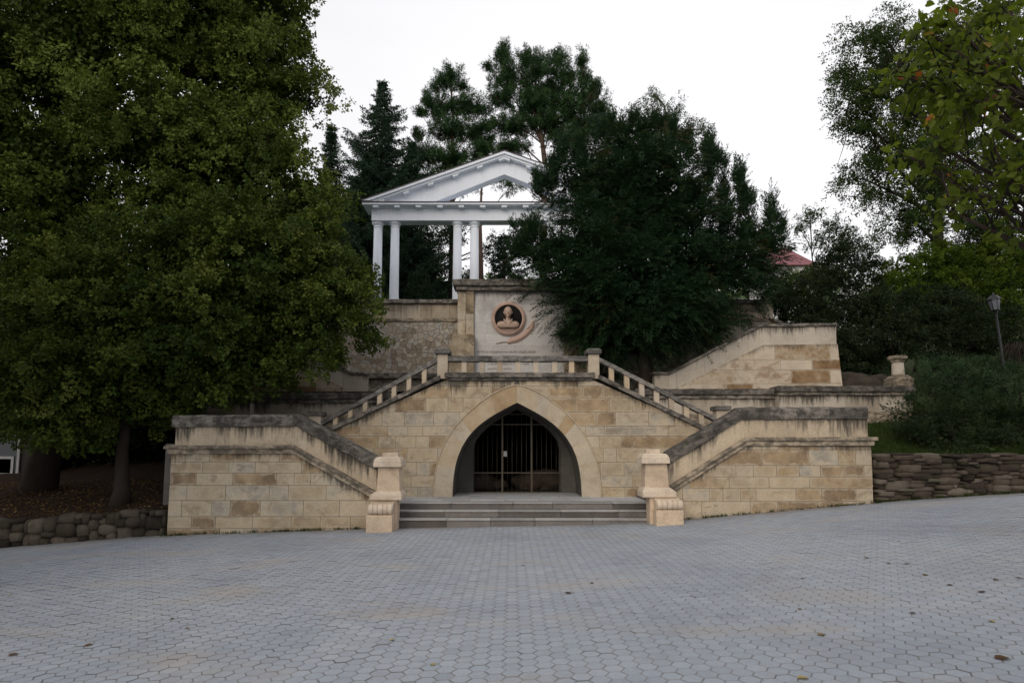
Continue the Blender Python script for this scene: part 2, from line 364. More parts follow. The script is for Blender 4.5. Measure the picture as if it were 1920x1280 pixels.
LIME_NEAR = leaf_mat('lime_leaf_near', [(0, (0.043, 0.064, 0.013)), (0.6, (0.109, 0.144, 0.021)), (0.93, (0.146, 0.173, 0.030)), (0.985, (0.351, 0.230, 0.039)), (1, (0.291, 0.092, 0.033))], 0.55, 0.5)
ROBINIA = leaf_mat('fine_leaf', [(0, (0.019, 0.036, 0.011)), (0.6, (0.038, 0.068, 0.017)), (1, (0.060, 0.096, 0.023))], 0.35)
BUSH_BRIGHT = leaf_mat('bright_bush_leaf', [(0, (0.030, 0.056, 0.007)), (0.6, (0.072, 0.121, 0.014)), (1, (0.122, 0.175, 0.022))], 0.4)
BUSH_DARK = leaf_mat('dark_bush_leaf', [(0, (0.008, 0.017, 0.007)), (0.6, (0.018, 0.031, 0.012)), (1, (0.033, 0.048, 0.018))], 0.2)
PINE = leaf_mat('pine_needles', [(0, (0.021, 0.051, 0.021)), (0.6, (0.045, 0.092, 0.036)), (1, (0.078, 0.141, 0.047))], 0.12, 0.5)
SPRUCE = leaf_mat('spruce_needles', [(0, (0.011, 0.028, 0.017)), (0.6, (0.023, 0.050, 0.027)), (1, (0.041, 0.076, 0.036))], 0.1, 0.5)
YEW = leaf_mat('yew_needles', [(0, (0.010, 0.029, 0.011)), (0.6, (0.023, 0.051, 0.022)), (0.95, (0.046, 0.081, 0.030)), (1, (0.081, 0.063, 0.024))], 0.1, 0.45)
JUNIPER = leaf_mat('juniper_needles', [(0, (0.013, 0.025, 0.010)), (0.6, (0.029, 0.048, 0.019)), (1, (0.054, 0.080, 0.032))], 0.15)
GREYBUSH = leaf_mat('grey_green_bush_leaf', [(0, (0.016, 0.035, 0.014)), (0.6, (0.032, 0.063, 0.026)), (1, (0.064, 0.110, 0.048))], 0.2)
GRASS = leaf_mat('grass_blades', [(0, (0.018, 0.033, 0.007)), (0.6, (0.033, 0.060, 0.012)), (1, (0.060, 0.090, 0.018))], 0.3)
FARWOOD = leaf_mat('far_wood_leaf', [(0, (0.06, 0.10, 0.05)), (1, (0.13, 0.19, 0.09))], 0.3)
LITTER = leaf_mat('dry_leaf', [(0, (0.07, 0.035, 0.02)), (0.5, (0.20, 0.12, 0.05)), (0.8, (0.36, 0.28, 0.12)), (1, (0.45, 0.38, 0.20))], 0.2)
SKY_MIX, SKY_V, SUN_E, EXPO = 0.8, 6.8, 0.52, 0.42
# ------------------------------------------------------------------ ground
GX = np.array([-60, -20, -11.6, -7.8, -2.6, 0, 3.0, 8.1, 11.5, 20, 60.0])
GZ = np.array([-2.2, -1.05, -0.52, -0.22, -0.045, -0.01, 0.06, 0.50, 0.72, 1.1, 2.0])
def gz(x, y=14.4):
    xs = np.asarray(x, float)
    far = (np.interp(xs - 0.8, GX, GZ) + np.interp(xs, GX, GZ) + np.interp(xs + 0.8, GX, GZ)) / 3
    near = np.clip(xs, -25, 25) * 0.05
    t = np.clip((np.asarray(y, float) - 3) / 10, 0, 1); t = t * t * (3 - 2 * t)
    return near * (1 - t) + far * t

def grid_sheet(name, xs, ys, zf, mat, label=None, kind='structure'):
    X, Y = np.meshgrid(xs, ys); Z = zf(X, Y)
    v = np.stack([X.ravel(), Y.ravel(), Z.ravel()], 1)
    nx, ny = len(xs), len(ys)
    i = np.arange(nx - 1)[None, :] + nx * np.arange(ny - 1)[:, None]
    f = np.stack([i, i + 1, i + nx + 1, i + nx], -1).reshape(-1)
    o = numpy_mesh(name, v, f, 4, mat, smooth=True)
    if label: o['label'] = label
    o['kind'] = kind
    return o
grid_sheet('ground', np.concatenate([np.linspace(-150, -24, 12), np.linspace(-22, 22, 45), np.linspace(24, 150, 12)]),
           np.concatenate([np.linspace(-60, -3, 8), np.linspace(-2, 16, 25), np.linspace(20, 160, 12)]),
           lambda x, y: gz(x, y) - 0.011, mat_joint, 'sandy sheet under and between the paving stones')

def pavement():
    a = 0.086; j = 0.0066
    cols = np.arange(int(-19 / (1.5 * a)), int(19 / (1.5 * a))); rows = np.arange(int(-2.5 / (a * 1.732)), int(14.95 / (a * 1.732)))
    ci, ri = np.meshgrid(cols, rows); ci = ci.ravel(); ri = ri.ravel()
    cx = ci * 1.5 * a; cy = (ri + 0.5 * (ci % 2)) * a * math.sqrt(3)
    n = len(cx)
    cz = gz(cx, cy) + RNG.normal(0, 0.0012, n)
    tx = RNG.normal(0, 0.007, n) + (gz(cx + 0.1, cy) - gz(cx - 0.1, cy)) / 0.2; ty = RNG.normal(0, 0.008, n)
    rot = RNG.normal(0, 0.010, n)
    ang = np.arange(6) * math.pi / 3
    V = np.zeros((n, 12, 3))
    for k in range(6):
        for q, (rad, dz) in enumerate(((a - j * 1.155, 0.0), (a, -0.0032))):
            ox = rad * np.cos(ang[k] + rot); oy = rad * np.sin(ang[k] + rot)
            V[:, q * 6 + k, 0] = cx + ox; V[:, q * 6 + k, 1] = cy + oy
            V[:, q * 6 + k, 2] = cz + ox * tx + oy * ty + dz
    base = (np.arange(n) * 12)[:, None]
    top = np.array([[0, 1, 2, 3], [0, 3, 4, 5]])
    sides = np.array([[6 + k, 6 + (k + 1) % 6, (k + 1) % 6, k] for k in range(6)])
    allf = np.concatenate([top, sides]).reshape(-1)
    f = (base + allf[None, :]).reshape(-1)
    t = np.clip(RNG.normal(0.5, 0.14, n), 0, 1)
    t = np.repeat(t[:, None], 8, 1); t[:, 2:] = 2.0; t = t.reshape(-1)
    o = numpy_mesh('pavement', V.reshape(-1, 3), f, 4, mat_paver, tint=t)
    o['label'] = 'grey hexagonal concrete paving stones of the square'; o['kind'] = 'structure'
pavement()

# ------------------------------------------------------------------ masonry helpers
def clip(poly, a, b):
    """keep the part of poly on the left of the line a->b"""
    out = []; n = len(poly)
    def side(p): return (b[0] - a[0]) * (p[1] - a[1]) - (b[1] - a[1]) * (p[0] - a[0])
    for i in range(n):
        p, q = poly[i], poly[(i + 1) % n]; sp, sq = side(p), side(q)
        if sp >= 0: out.append(p)
        if (sp > 0 and sq < 0) or (sp < 0 and sq > 0):
            t = sp / (sp - sq); out.append((p[0] + (q[0] - p[0]) * t, p[1] + (q[1] - p[1]) * t))
    return out
def area(p): return 0.5 * abs(sum(p[i][0] * p[(i + 1) % len(p)][1] - p[(i + 1) % len(p)][0] * p[i][1] for i in range(len(p))))
def courses(mb, poly, y, h, w, rnd, top=None, holes=None, tints=(0.15, 0.95), brown=0.25, jitter=0.0, z0=None):
    """fill the convex polygon poly ((x,z), counter-clockwise) with coursed blocks in the plane y. top(x) gives the height of the weather edge above, for stains"""
    zmin = min(p[1] for p in poly); zmax = max(p[1] for p in poly); xmin = min(p[0] for p in poly); xmax = max(p[0] for p in poly)
    z = zmin if z0 is None else z0
    prev = []
    while z < zmax - 1e-6:
        hh = h * rnd.uniform(0.78, 1.18)
        if zmax - (z + hh) < 0.1: hh = zmax - z + 1e-4
        x = xmin - rnd.uniform(0.05, w[1]); cur = []
        while x < xmax:
            ww = rnd.uniform(*w)
            if any(abs(x + ww - q) < 0.09 for q in prev): ww += 0.16
            cur.append(x + ww)
            rect = [(x, z), (x + ww, z), (x + ww, z + hh), (x, z + hh)]
            pc = rect
            for i in range(len(poly)):
                pc = clip(pc, poly[i], poly[(i + 1) % len(poly)])
                if len(pc) < 3: break
            pieces = [pc] if len(pc) >= 3 else []
            if holes: pieces = [q for p0 in pieces for q in holes(p0, z, z + hh)]
            t = rnd.uniform(0.42, 0.92) if rnd.random() > brown else rnd.uniform(0.05, 0.36)
            yy = y - rnd.uniform(0, jitter)
            for q in pieces:
                if area(q) < 0.004: continue
                mx_ = sum(a[0] for a in q) / len(q); mz_ = sum(a[1] for a in q) / len(q)
                ext = (max(a[0] for a in q) - min(a[0] for a in q), max(a[1] for a in q) - min(a[1] for a in q))
                fx, fz = 1 - 0.008 / max(ext[0], .05), 1 - 0.008 / max(ext[1], .05)
                qi = [(mx_ + (px - mx_) * fx, mz_ + (pz - mz_) * fz) for px, pz in q]
                sv = [(px, (top(px) - pz) if top else 9.0) for px, pz in q]
                tilt_ = rnd.uniform(-.004, .004)
                mb.poly([(px, yy + tilt_ * (pz - mz_) / hh, pz) for px, pz in qi], [(px - x, pz - z) for px, pz in q], [(ww, hh)] * len(q), sv, t)
                for a in range(len(q)):
                    b = (a + 1) % len(q)
                    mb.poly([(qi[a][0], yy, qi[a][1]), (q[a][0], y + 0.012, q[a][1]), (q[b][0], y + 0.012, q[b][1]), (qi[b][0], yy, qi[b][1])],
                            [(0.0, 0.0)] * 4, [(ww, hh)] * 4, [sv[a], sv[a], sv[b], sv[b]], t)
            x += ww
        prev = cur; z += hh
def strip_prism(mb, top, thick, y0, y1, seg=0.22, jit=0.006, tint=(0.2, 0.8), rnd=random, chamfer=0.0, joint=1.3):
    """a coping: follows the polyline top ((x,z) along +x), thick downwards, from y0 (front) to y1, in short worn lengths"""
    pts = []
    for (xa, za), (xb, zb) in zip(top[:-1], top[1:]):
        n = max(1, int(math.hypot(xb - xa, zb - za) / seg))
        for i in range(n): pts.append((xa + (xb - xa) * i / n, za + (zb - za) * i / n))
    pts.append(top[-1])
    prof = lambda j: [(y0 + jit * j[0], -thick + jit * j[1]), (y0 + jit * j[2], -chamfer + jit * j[3]), (y0 + chamfer + jit * j[4], jit * j[5]), (y1, jit * j[6]), (y1, -thick)] if chamfer else \
                    [(y0 + jit * j[0], -thick + jit * j[1]), (y0 + jit * j[2], jit * j[3]), (y1, jit * j[4]), (y1, -thick)]
    vs = []; k = 5 if chamfer else 4
    for x, z in pts:
        jj = [rnd.uniform(-1, 1) for _ in range(7)]
        for yy, dz in prof(jj): vs.append((x, yy, z + dz))
    run = 0; t = rnd.uniform(*tint)
    for i in range(len(pts) - 1):
        run += math.hypot(pts[i + 1][0] - pts[i][0], pts[i + 1][1] - pts[i][1])
        if run > joint: run = 0; t = rnd.uniform(*tint)
        fs = [(i * k + q, (i + 1) * k + q, (i + 1) * k + (q + 1) % k, i * k + (q + 1) % k) for q in range(k)]
        base = len(mb.v) if i == 0 else base0
        if i == 0:
            base0 = len(mb.v); mb.v.extend(vs)
        for f in fs:
            mb.f.append(tuple(base0 + a for a in f)); mb.blk.extend([(0.5, 0.5)] * 4); mb.siz.extend([(1, 1)] * 4); mb.st.extend([(0, 9)] * 4)
            mb.tint.append(t); mb.smooth.append(False)
    for f in (tuple(range(k - 1, -1, -1)), tuple((len(pts) - 1) * k + q for q in range(k))):
        mb.f.append(tuple(base0 + a for a in f)); mb.blk.extend([(0.5, 0.5)] * k); mb.siz.extend([(1, 1)] * k); mb.st.extend([(0, 9)] * k); mb.tint.append(t); mb.smooth.append(False)
def lin(pts):
    xs = [p[0] for p in pts]; zs = [p[1] for p in pts]
    return lambda x: float(np.interp(x, xs, zs))

# ------------------------------------------------------------------ wing walls beside the steps
YW = 14.4
def wing(name, label, side, U):
    rnd = random.Random(5 if side < 0 else 6)
    Y = YW
    cop = [XZ(*p, Y) for p in U['cop']]; stg = [XZ(*p, Y) for p in U['str']]
    xo_t = XZ(*U['end_par'], Y)[0]; xo_s = XZ(*U['end_str'], Y)[0]; xo_b, zo_b = XZ(*U['end_base'], Y)
    root = thing(name, label, 'wall', ((cop[0][0] + cop[-1][0]) / 2, Y, 0))
    root.location.z = float(gz(root.location.x))
    ct = M(23, Y); sth = M(15, Y)
    # lower masonry
    xi = XZ(*U['inner'], Y)[0]
    s_top = lin(stg)
    if side < 0:
        poly = [(xo_b, zo_b - 0.5), (xi, -0.5), (xi, s_top(xi) - sth * 0.7), (stg[1][0], stg[1][1] - sth * 0.7), (xo_s + 0.10, stg[0][1] - sth * 0.7)]
    else:
        poly = [(xi, -0.5), (xo_b, zo_b - 0.5), (xo_s - 0.10, stg[-1][1] - sth * 0.7), (stg[-2][0], stg[-2][1] - sth * 0.7), (xi, s_top(xi) - sth * 0.7)]
    mb = MB(); courses(mb, poly, Y, 0.315, (0.30, 1.05), rnd, top=lambda x: s_top(x) - sth, brown=0.36 if side < 0 else 0.34, jitter=0.009)
    mb.build('masonry_face', mat_ashlar, root, fix=False)
    mb = MB(); mb.prism(poly, Y + 0.010, Y + 0.42); mb.build('wall_core', mat_body, root)
    # parapet of smooth slabs
    c_top = lin(cop)
    xe = xo_t
    pts = sorted(set([p[0] for p in cop] + [p[0] for p in stg] + [xe]))
    lo, hi = (xe, xi) if side < 0 else (xi, xe)
    cuts = [lo]; x = lo
    while x < hi - 0.5:
        x += rnd.uniform(0.75, 1.35); cuts.append(min(x, hi))
    if cuts[-1] < hi: cuts.append(hi)
    cuts = sorted(set(cuts + [p for p in pts if lo < p < hi]))
    mb = MB(); yp = Y + 0.05; x0 = cuts[0]
    for a, b in zip(cuts[:-1], cuts[1:]):
        if b - a < 1e-4: continue
        za0, zb0 = s_top(a) - 0.02, s_top(b) - 0.02; za1, zb1 = c_top(a) - ct * 0.8, c_top(b) - ct * 0.8
        H = 5.0
        mb.poly([(a, yp, za0), (b, yp, zb0), (b, yp, zb1), (a, yp, za1)], [(0, 2), (b - a, 2), (b - a, 3), (0, 3)], [(b - a, H)] * 4,
                [(a, za1 - za0 - 0.03), (b, zb1 - zb0 - 0.03), (b, -0.03), (a, -0.03)], rnd.uniform(0.25, 0.75))
    mb.build('parapet_face', mat_plaster, root, fix=False)
    mb = MB()
    pp = [(lo, s_top(lo) - 0.02)] + [(p, s_top(p) - 0.02) for p in pts if lo < p < hi] + [(hi, s_top(hi) - 0.02), (hi, c_top(hi) - ct * 0.8)] + [(p, c_top(p) - ct * 0.8) for p in reversed(pts) if lo < p < hi] + [(lo, c_top(lo) - ct * 0.8)]
    mb.prism(pp, yp + 0.003, Y + 0.36); mb.build('parapet_core', mat_plaster, root)
    # string course
    mb = MB(); strip_prism(mb, stg, sth * 0.45, Y - 0.10, Y + 0.052, rnd=rnd, tint=(0.1, 0.5), chamfer=0.025)
    strip_prism(mb, [(x + (0.06 if i == 0 and side < 0 else 0) - (0.06 if i == len(stg) - 1 and side > 0 else 0), z - sth * 0.45 - 0.001) for i, (x, z) in enumerate(stg)], sth * 0.6, Y - 0.05, Y + 0.05, rnd=rnd, tint=(0.5, 0.9))
    mb.build('string_course', mat_string, root, bevel=0.008)
    mb = MB(); strip_prism(mb, cop, ct, Y - 0.01, Y + 0.44, rnd=rnd, jit=0.011, tint=(0.0, 0.55), chamfer=0.05)
    mb.build('coping', mat_coping, root, bevel=0.012)
    return root
wing('wing_wall', 'low sandstone wing wall under the lime tree, its dark coping stepping down to the left pedestal', -1,
     dict(cop=[(323, 778), (557, 776), (706, 857)], str=[(311, 834.5), (551, 834), (706, 921)], end_par=(327, 810), end_str=(313, 845), end_base=(313, 1000), inner=(706, 900)))
wing('wing_wall', 'low sandstone wing wall with brown patches, beside the rough dry stone wall and lawn', 1,
     dict(cop=[(1252, 848), (1389, 763), (1627, 762)], str=[(1252, 912), (1397, 819.5), (1642, 819)], end_par=(1629, 800), end_str=(1641, 822), end_base=(1637, 940), inner=(1252, 900)))

# ------------------------------------------------------------------ pedestals with scroll blocks
def pedestal(label, U, side):
    Y = 14.0
    x = lambda u: XZ(u, 900, Y)[0]; z = lambda v: XZ(960, v, Y)[1]
    root = thing('stone_pedestal', label, 'pedestal', (x((U['s0'] + U['s1']) / 2), Y + 0.2, 0), 'pedestals flanking the steps')
    root.location.z = float(gz(root.location.x))
    D = 0.46
    mb = MB(); mb.box(x(U['t0']), x(U['t1']), Y + 0.09, Y + D - 0.09, z(U['vt'][1]) - 0.02, z(U['vt'][0])); mb.build('top_block', mat_pinkpale, root, 0.012)
    mb = MB()
    c0, c1 = x(U['c0']), x(U['c1']); za, zb = z(U['vc'][1]), z(U['vc'][0]); e = 0.045; h = zb - za
    mb.frustum(c0, c1, Y - 0.09, Y + D + 0.09, za, c0 + 0.005, c1 - 0.005, Y - 0.085, Y + D + 0.085, za + h * 0.5)
    mb.frustum(c0 + 0.005, c1 - 0.005, Y - 0.085, Y + D + 0.085, za + h * 0.5 + 0.0003, c0 + 0.03, c1 - 0.03, Y - 0.06, Y + D + 0.06, za + h * 0.82)
    mb.frustum(c0 + 0.03, c1 - 0.03, Y - 0.06, Y + D + 0.06, za + h * 0.82 + 0.0003, c0 + 0.075, c1 - 0.075, Y - 0.015, Y + D + 0.015, zb)
    mb.build('cap', mat_pinkpale, root, 0.01)
    mb = MB(); mb.frustum(x(U['s0']), x(U['s1']), Y - 0.01, Y + D + 0.01, z(U['vs'][1]) - 0.02, x(U['s0']) + 0.03, x(U['s1']) - 0.03, Y + 0.02, Y + D - 0.02, za + 0.002)
    mb.build('shaft', mat_pink, root, 0.01)
    mb = MB(); b0, b1 = x(U['b0']), x(U['b1']); z0, z1 = z(U['vb'][1]), z(U['vb'][0]); zm = z0 + (z1 - z0) * 0.55
    mb.box(b0, b1, Y - 0.10, Y + D + 0.10, z0, zm)
    mb.frustum(b0 + 0.002, b1 - 0.002, Y - 0.098, Y + D + 0.098, zm + 0.0003, x(U['s0']) - 0.01, x(U['s1']) + 0.01, Y - 0.02, Y + D + 0.02, z1 + 0.01)
    mb.build('base_moulding', mat_pinkpale, root, 0.012)
    mb = MB(); gl = float(gz(x(U['l0']))) - 0.3
    mb.box(x(U['l0']), x(U['l1']), Y - 0.03, Y + 0.36, gl, z0 + 0.01); mb.build('plinth', mat_pink, root, 0.01)
    # scroll block in front
    Yf = 13.62; xf = lambda u: XZ(u, 900, Yf)[0]; zf = lambda v: XZ(960, v, Yf)[1]
    q0, q1 = xf(U['q0']), xf(U['q1']); zt, zs = zf(U['vq'][0]), zf(U['vq'][1])
    mb = MB(); mb.box(q0 - 0.03, q1 + 0.005, Yf, Y - 0.032, gl, zs); mb.build('scroll_base', mat_pink, root, 0.015)
    mb = MB(); r = (zt - zs) / 2; n = 5
    for i in range(n):
        a = q0 + (q1 - q0) * i / n; b = q0 + (q1 - q0) * (i + 1) / n
        prof = [(r * 0.90, 0.002), (r, 0.02), (r, (b - a) - 0.02), (r * 0.90, (b - a) - 0.002)]
        vs = []; m = 20
        for rr, hx in prof:
            for k in range(m):
                t = 2 * math.pi * k / m
                vs.append((a + hx, Yf + r * 0.9 + rr * math.cos(t), zs + r + 0.001 + rr * math.sin(t)))
        fs = [(p * m + k, p * m + (k + 1) % m, (p + 1) * m + (k + 1) % m, (p + 1) * m + k) for p in range(3) for k in range(m)] + [tuple(range(m)), tuple(3 * m + k for k in range(m))]
        mb.raw(vs, fs, random.uniform(0.3, 0.7), smooth=True)
    mb.build('scroll_roll', mat_pinkpale, root)
    # swept side behind the roll
    mb = MB()
    vs = []
    for X in (q0 - 0.005, q1 - 0.004):
        for yy, zz in ((Yf + r * 1.2, zs + 0.002), (Y - 0.034, zs + 0.002), (Y - 0.034, zt + 0.04), (Y - 0.15, zt + 0.0), (Yf + r * 1.3, zt - 0.02)): vs.append((X, yy, zz))
    mb.raw(vs, [(0, 1, 2, 3, 4), (9, 8, 7, 6, 5)] + [(i, (i + 1) % 5, 5 + (i + 1) % 5, 5 + i) for i in range(5)])
    mb.build('scroll_back', mat_pink, root, 0.01)
pedestal('pinkish stone pedestal with scroll at the left end of the front steps', dict(t0=714, t1=744, c0=700.5, c1=753, s0=706, s1=750, b0=695.5, b1=755, l0=701, l1=745, q0=690.5, q1=736,
         vt=(848.5, 856), vc=(856, 875), vs=(875, 922), vb=(921, 936.5), vq=(945, 965.5)), -1)
pedestal('pinkish stone pedestal with scroll at the right end of the front steps', dict(t0=1214, t1=1241, c0=1202, c1=1255.5, s0=1208.5, s1=1254.5, b0=1203, b1=1266, l0=1217, l1=1262, q0=1232, q1=1280,
         vt=(842, 850), vc=(850, 868.5), vs=(868, 914), vb=(914, 931.5), vq=(937.5, 956)), 1)

# ------------------------------------------------------------------ front steps and landing
YA = 16.7            # face of the grotto wall
ZL = XZ(960, 931, YA)[1]
steps = thing('stone_steps', 'three worn grey stone steps and landing in front of the arch', 'steps', (0.3, 15.2, 0))
z_b = 0.0; rise = ZL / 3
tops = []
for i in range(3):
    y0 = 14.32 + 0.34 * i; zt = ZL - (2 - i) * rise
    ul = 743 + i * 2.2; ur = 1224 - i * 2.0
    xa, xb = XZ(ul - 6, 960, y0)[0], XZ(ur + 6, 960, y0)[0]
    mb = MB(); mt = MB(); x = xa; rnd = random.Random(40 + i)
    while x < xb - 0.05:
        w = rnd.uniform(0.9, 1.5)
        if xb - (x + w) < 0.5: w = xb - x
        mb.box(x + 0.003, x + w - 0.003, y0 + rnd.uniform(-0.006, 0.006), y0 + 0.335, zt - rise - (0.4 if i == 0 else 0.0) + 0.001, zt - 0.034, rnd.uniform(0.1, 0.9))
        mt.box(x + 0.003, x + w - 0.003, y0 - 0.028 + rnd.uniform(-0.006, 0.006), y0 + 0.338, zt - 0.033, zt - 0.001 + rnd.uniform(-0.003, 0.0), rnd.uniform(0.1, 0.9)); x += w
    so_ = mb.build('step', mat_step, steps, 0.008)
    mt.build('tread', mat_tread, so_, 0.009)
mb = MB()
xa, xb = -7.9, 8.2
xs0, xs1 = XZ(748, 940, 15.34)[0], XZ(1219, 940, 15.34)[0]
ny = 4
for r_ in range(ny):
    ya = 15.342 + (18.6 - 15.342) * r_ / ny; yb = 15.342 + (18.6 - 15.342) * (r_ + 1) / ny
    x = xs0 - 0.4 - 0.3 * (r_ % 2)
    while x < xs1 + 0.5:
        w = random.uniform(0.6, 1.0)
        mb.poly([(x, ya, ZL), (x + w, ya, ZL), (x + w, yb, ZL), (x, yb, ZL)], [(0, 0), (w, 0), (w, yb - ya), (0, yb - ya)], [(w, yb - ya)] * 4, None, random.uniform(0.2, 0.9)); x += w
mb.build('landing', mat_land, steps, fix=False)
# lower flights running outwards behind the wing walls
for sgn, lab in ((-1, 'stone stair rising left from the landing behind the left wing wall'), (1, 'stone stair rising right from the landing behind the right wing wall')):
    fl = thing('stair_flight', lab, 'stairs', (sgn * 4.5, 15.7, ZL))
    for i in range(9):
        mb = MB(); x0 = (2.95 if sgn < 0 else 3.2) + 0.33 * i; x1 = x0 + 0.33
        if i == 8: x1 = 8.0
        zt = ZL + 0.15 * (i + 1)
        mb.box(min(sgn * x0, sgn * x1), max(sgn * x0, sgn * x1), 14.85, YA - 0.01, ZL - 0.05, zt, random.uniform(0.2, 0.8))
        mb.build('step' if i < 8 else 'half_landing', mat_step, fl, 0.012)

# ------------------------------------------------------------------ grotto wall with pointed arch
gro = thing('grotto_wall', 'sandstone stair wall with a pointed arch opening in the middle', 'wall', (0.15, YA, ZL))
zm = lambda zx, zy: (820 + zx / 5.3333, 720 + zy / 5.3333)
arc_in_px = [zm(*p) for p in ((150, 1135), (156, 1000), (166, 900), (184, 800), (208, 715), (245, 630), (295, 545), (355, 470), (430, 400), (520, 335), (600, 287), (690, 238), (760, 202), (797, 185))]
cxu = 820 + 797 / 5.3333
AI_L = [XZ(u, v, YA) for u, v in arc_in_px]
cxm = XZ(cxu, 800, YA)[0]
AI_R = [(2 * cxm - x, z) for x, z in AI_L]
z3 = lambda zx, zy: (660 + zx / 3.2, 600 + zy / 3.2)
arc_out_px = [z3(*p) for p in ((484, 1066), (488, 1000), (498, 920), (515, 845), (540, 775), (575, 705), (625, 630), (690, 560), (760, 500), (830, 450), (900, 415), (950, 396), (986, 388))]
AO_L = [XZ(u, v, YA) for u, v in arc_out_px]
AO_L[-1] = (cxm, AO_L[-1][1])
AO_R = [(2 * cxm - x, z) for x, z in AO_L]
slabL = XZ(836, 713, YA); slabR = XZ(1113, 713, YA)
lowL = XZ(604, 813, YA); lowR = XZ(1330, 808, YA)
zb = ZL - 0.3
zL6 = lowL[1] + (lowL[1] - slabL[1]) / (lowL[0] - slabL[0]) * (-7.0 - lowL[0])
outline = [(-7.0, zb), (7.2, zb), (7.2, ZL + 0.7), lowR, slabR, slabL, lowL, (-7.0, ZL + 0.7)]
def along(a, b, x): return b[1] + (b[1] - a[1]) / (b[0] - a[0]) * (x - b[0])
zwl, zwr = along(slabL, lowL, -5.9), along(slabR, lowR, 6.1)
wall_poly = [(-5.9, zb), (6.1, zb), (6.1, zwr), slabR, slabL, (-5.9, zwl)]
ao = [(x, z) for x, z in AO_L]
def x_out(z):   # half width of the surround at height z
    zs = [p[1] for p in AO_L]; xs = [cxm - p[0] for p in AO_L]
    if z >= zs[-1]: return 0.0
    return float(np.interp(z, zs, xs))
def arch_hole(p, z0, z1):
    h0, h1 = x_out(max(z0, ZL)) - 0.05, x_out(z1) - 0.05
    if h0 <= 0.02: return [p]
    h1 = max(h1, 0.0)
    res = []
    q = clip(p, (cxm - h0, z0), (cxm - h1, z1))       # keep left of upward line
    if len(q) >= 3: res.append(q)
    q = clip(p, (cxm + h1, z1), (cxm + h0, z0))
    if len(q) >= 3: res.append(q)
    return res
rnd = random.Random(21)
wtop = lin([(-5.9, zwl), slabL, slabR, (6.1, zwr)])
mb = MB(); courses(mb, wall_poly, YA, 0.325, (0.32, 0.95), rnd, top=lambda x: wtop(x) - 0.02, holes=arch_hole, brown=0.30, jitter=0.008)
mb.build('masonry_face', mat_ashlar, gro, fix=False)
mb = MB()
lp = [(-5.9, zb), (AI_L[0][0], zb)] + AI_L + [(cxm, slabL[1]), slabL, (-5.9, zwl)]
rp = [(AI_R[0][0], zb), (6.1, zb), (6.1, zwr), slabR, (cxm, slabR[1])] + AI_R[::-1]
mb.prism(lp, YA + 0.010, YA + 1.55); mb.prism(rp, YA + 0.010, YA + 1.55)
mb.build('wall_core', mat_cave, gro)
# voussoir ring
def resample(c, n):
    d = [0]
    for a, b in zip(c[:-1], c[1:]): d.append(d[-1] + math.hypot(b[0] - a[0], b[1] - a[1]))
    s = np.linspace(0, d[-1], n)
    return list(zip(np.interp(s, d, [p[0] for p in c]), np.interp(s, d, [p[1] for p in c])))
mb = MB(); mo = MB(); nv = 36
for inner, outer, s in ((AI_L, AO_L, 1), (AI_R, AO_R, -1)):
    a = resample(inner, nv + 1); b = resample(outer, nv + 1)
    i = 0
    while i < nv:
        k = min(rnd.choice((3, 4, 5, 5, 6)), nv - i)
        if nv - i - k < 3: k = nv - i
        poly = [a[j] for j in range(i, i + k + 1)] + [b[j] for j in range(i + k, i - 1, -1)]
        L = sum(math.hypot(b[j + 1][0] - b[j][0], b[j + 1][1] - b[j][1]) for j in range(i, i + k))
        W = math.hypot(a[i][0] - b[i][0], a[i][1] - b[i][1])
        blk = [((j - i) * L / k, 0.0) for j in range(i, i + k + 1)] + [((j - i) * L / k, W) for j in range(i + k, i - 1, -1)]
        if s > 0: poly = poly; 
        pts = [(x, YA - 0.022, z) for x, z in poly]
        if s < 0: pts.reverse(); blk = blk[::-1]
        mb.poly(pts[::-1], blk[::-1], [(L, W)] * len(pts), None, rnd.choice((0.12, 0.3, 0.45, 0.55, 0.65, 0.8, 0.95)))
        i += k
    # edges of the ring
    for c in (a, b):
        for j in range(nv):
            mb.poly([(c[j][0], YA - 0.022, c[j][1]), (c[j + 1][0], YA - 0.022, c[j + 1][1]), (c[j + 1][0], YA + 0.03, c[j + 1][1]), (c[j][0], YA + 0.03, c[j][1])])
    mo.tube([(x, YA - 0.03, z) for x, z in b], 0.020, 6)
mb.build('arch_surround', mat_voussoir, gro, fix=False)
mo.build('arch_moulding', mat_voussoir, gro)
# top slab and sloped slabs
mb = MB(); strip_prism(mb, [(slabL[0] - 0.02, slabL[1] + M(14, YA)), (slabR[0] + 0.02, slabR[1] + M(14, YA))], M(9, YA), YA - 0.13, YA + 1.9, rnd=rnd, tint=(0.1, 0.6), jit=0.008)
strip_prism(mb, [(slabL[0] + 0.05, slabL[1] + M(4.9, YA)), (slabR[0] - 0.05, slabR[1] + M(4.9, YA))], M(5, YA), YA - 0.07, YA + 1.8, rnd=rnd, tint=(0.0, 0.5), jit=0.006)
mb.build('top_slab', mat_coping, gro, 0.01)
for a, b in ((XZ(598, 811, YA), XZ(826, 703, YA)), (XZ(1121, 702, YA), XZ(1336, 806, YA))):
    mb = MB(); strip_prism(mb, [a, b], M(9, YA), YA - 0.09, YA + 0.34, rnd=rnd, tint=(0.1, 0.7), jit=0.007)
    mb.build('sloping_slab', mat_coping, gro, 0.01)
mat_cave_shade = stone_mat('shaded_cave_rock', [(0, (0.02, 0.018, 0.016)), (0.5, (0.035, 0.032, 0.028)), (1, (0.06, 0.055, 0.05))], bump=0.9, var=0.5)  # cave chamber rock, the dark of the interior painted into its colour
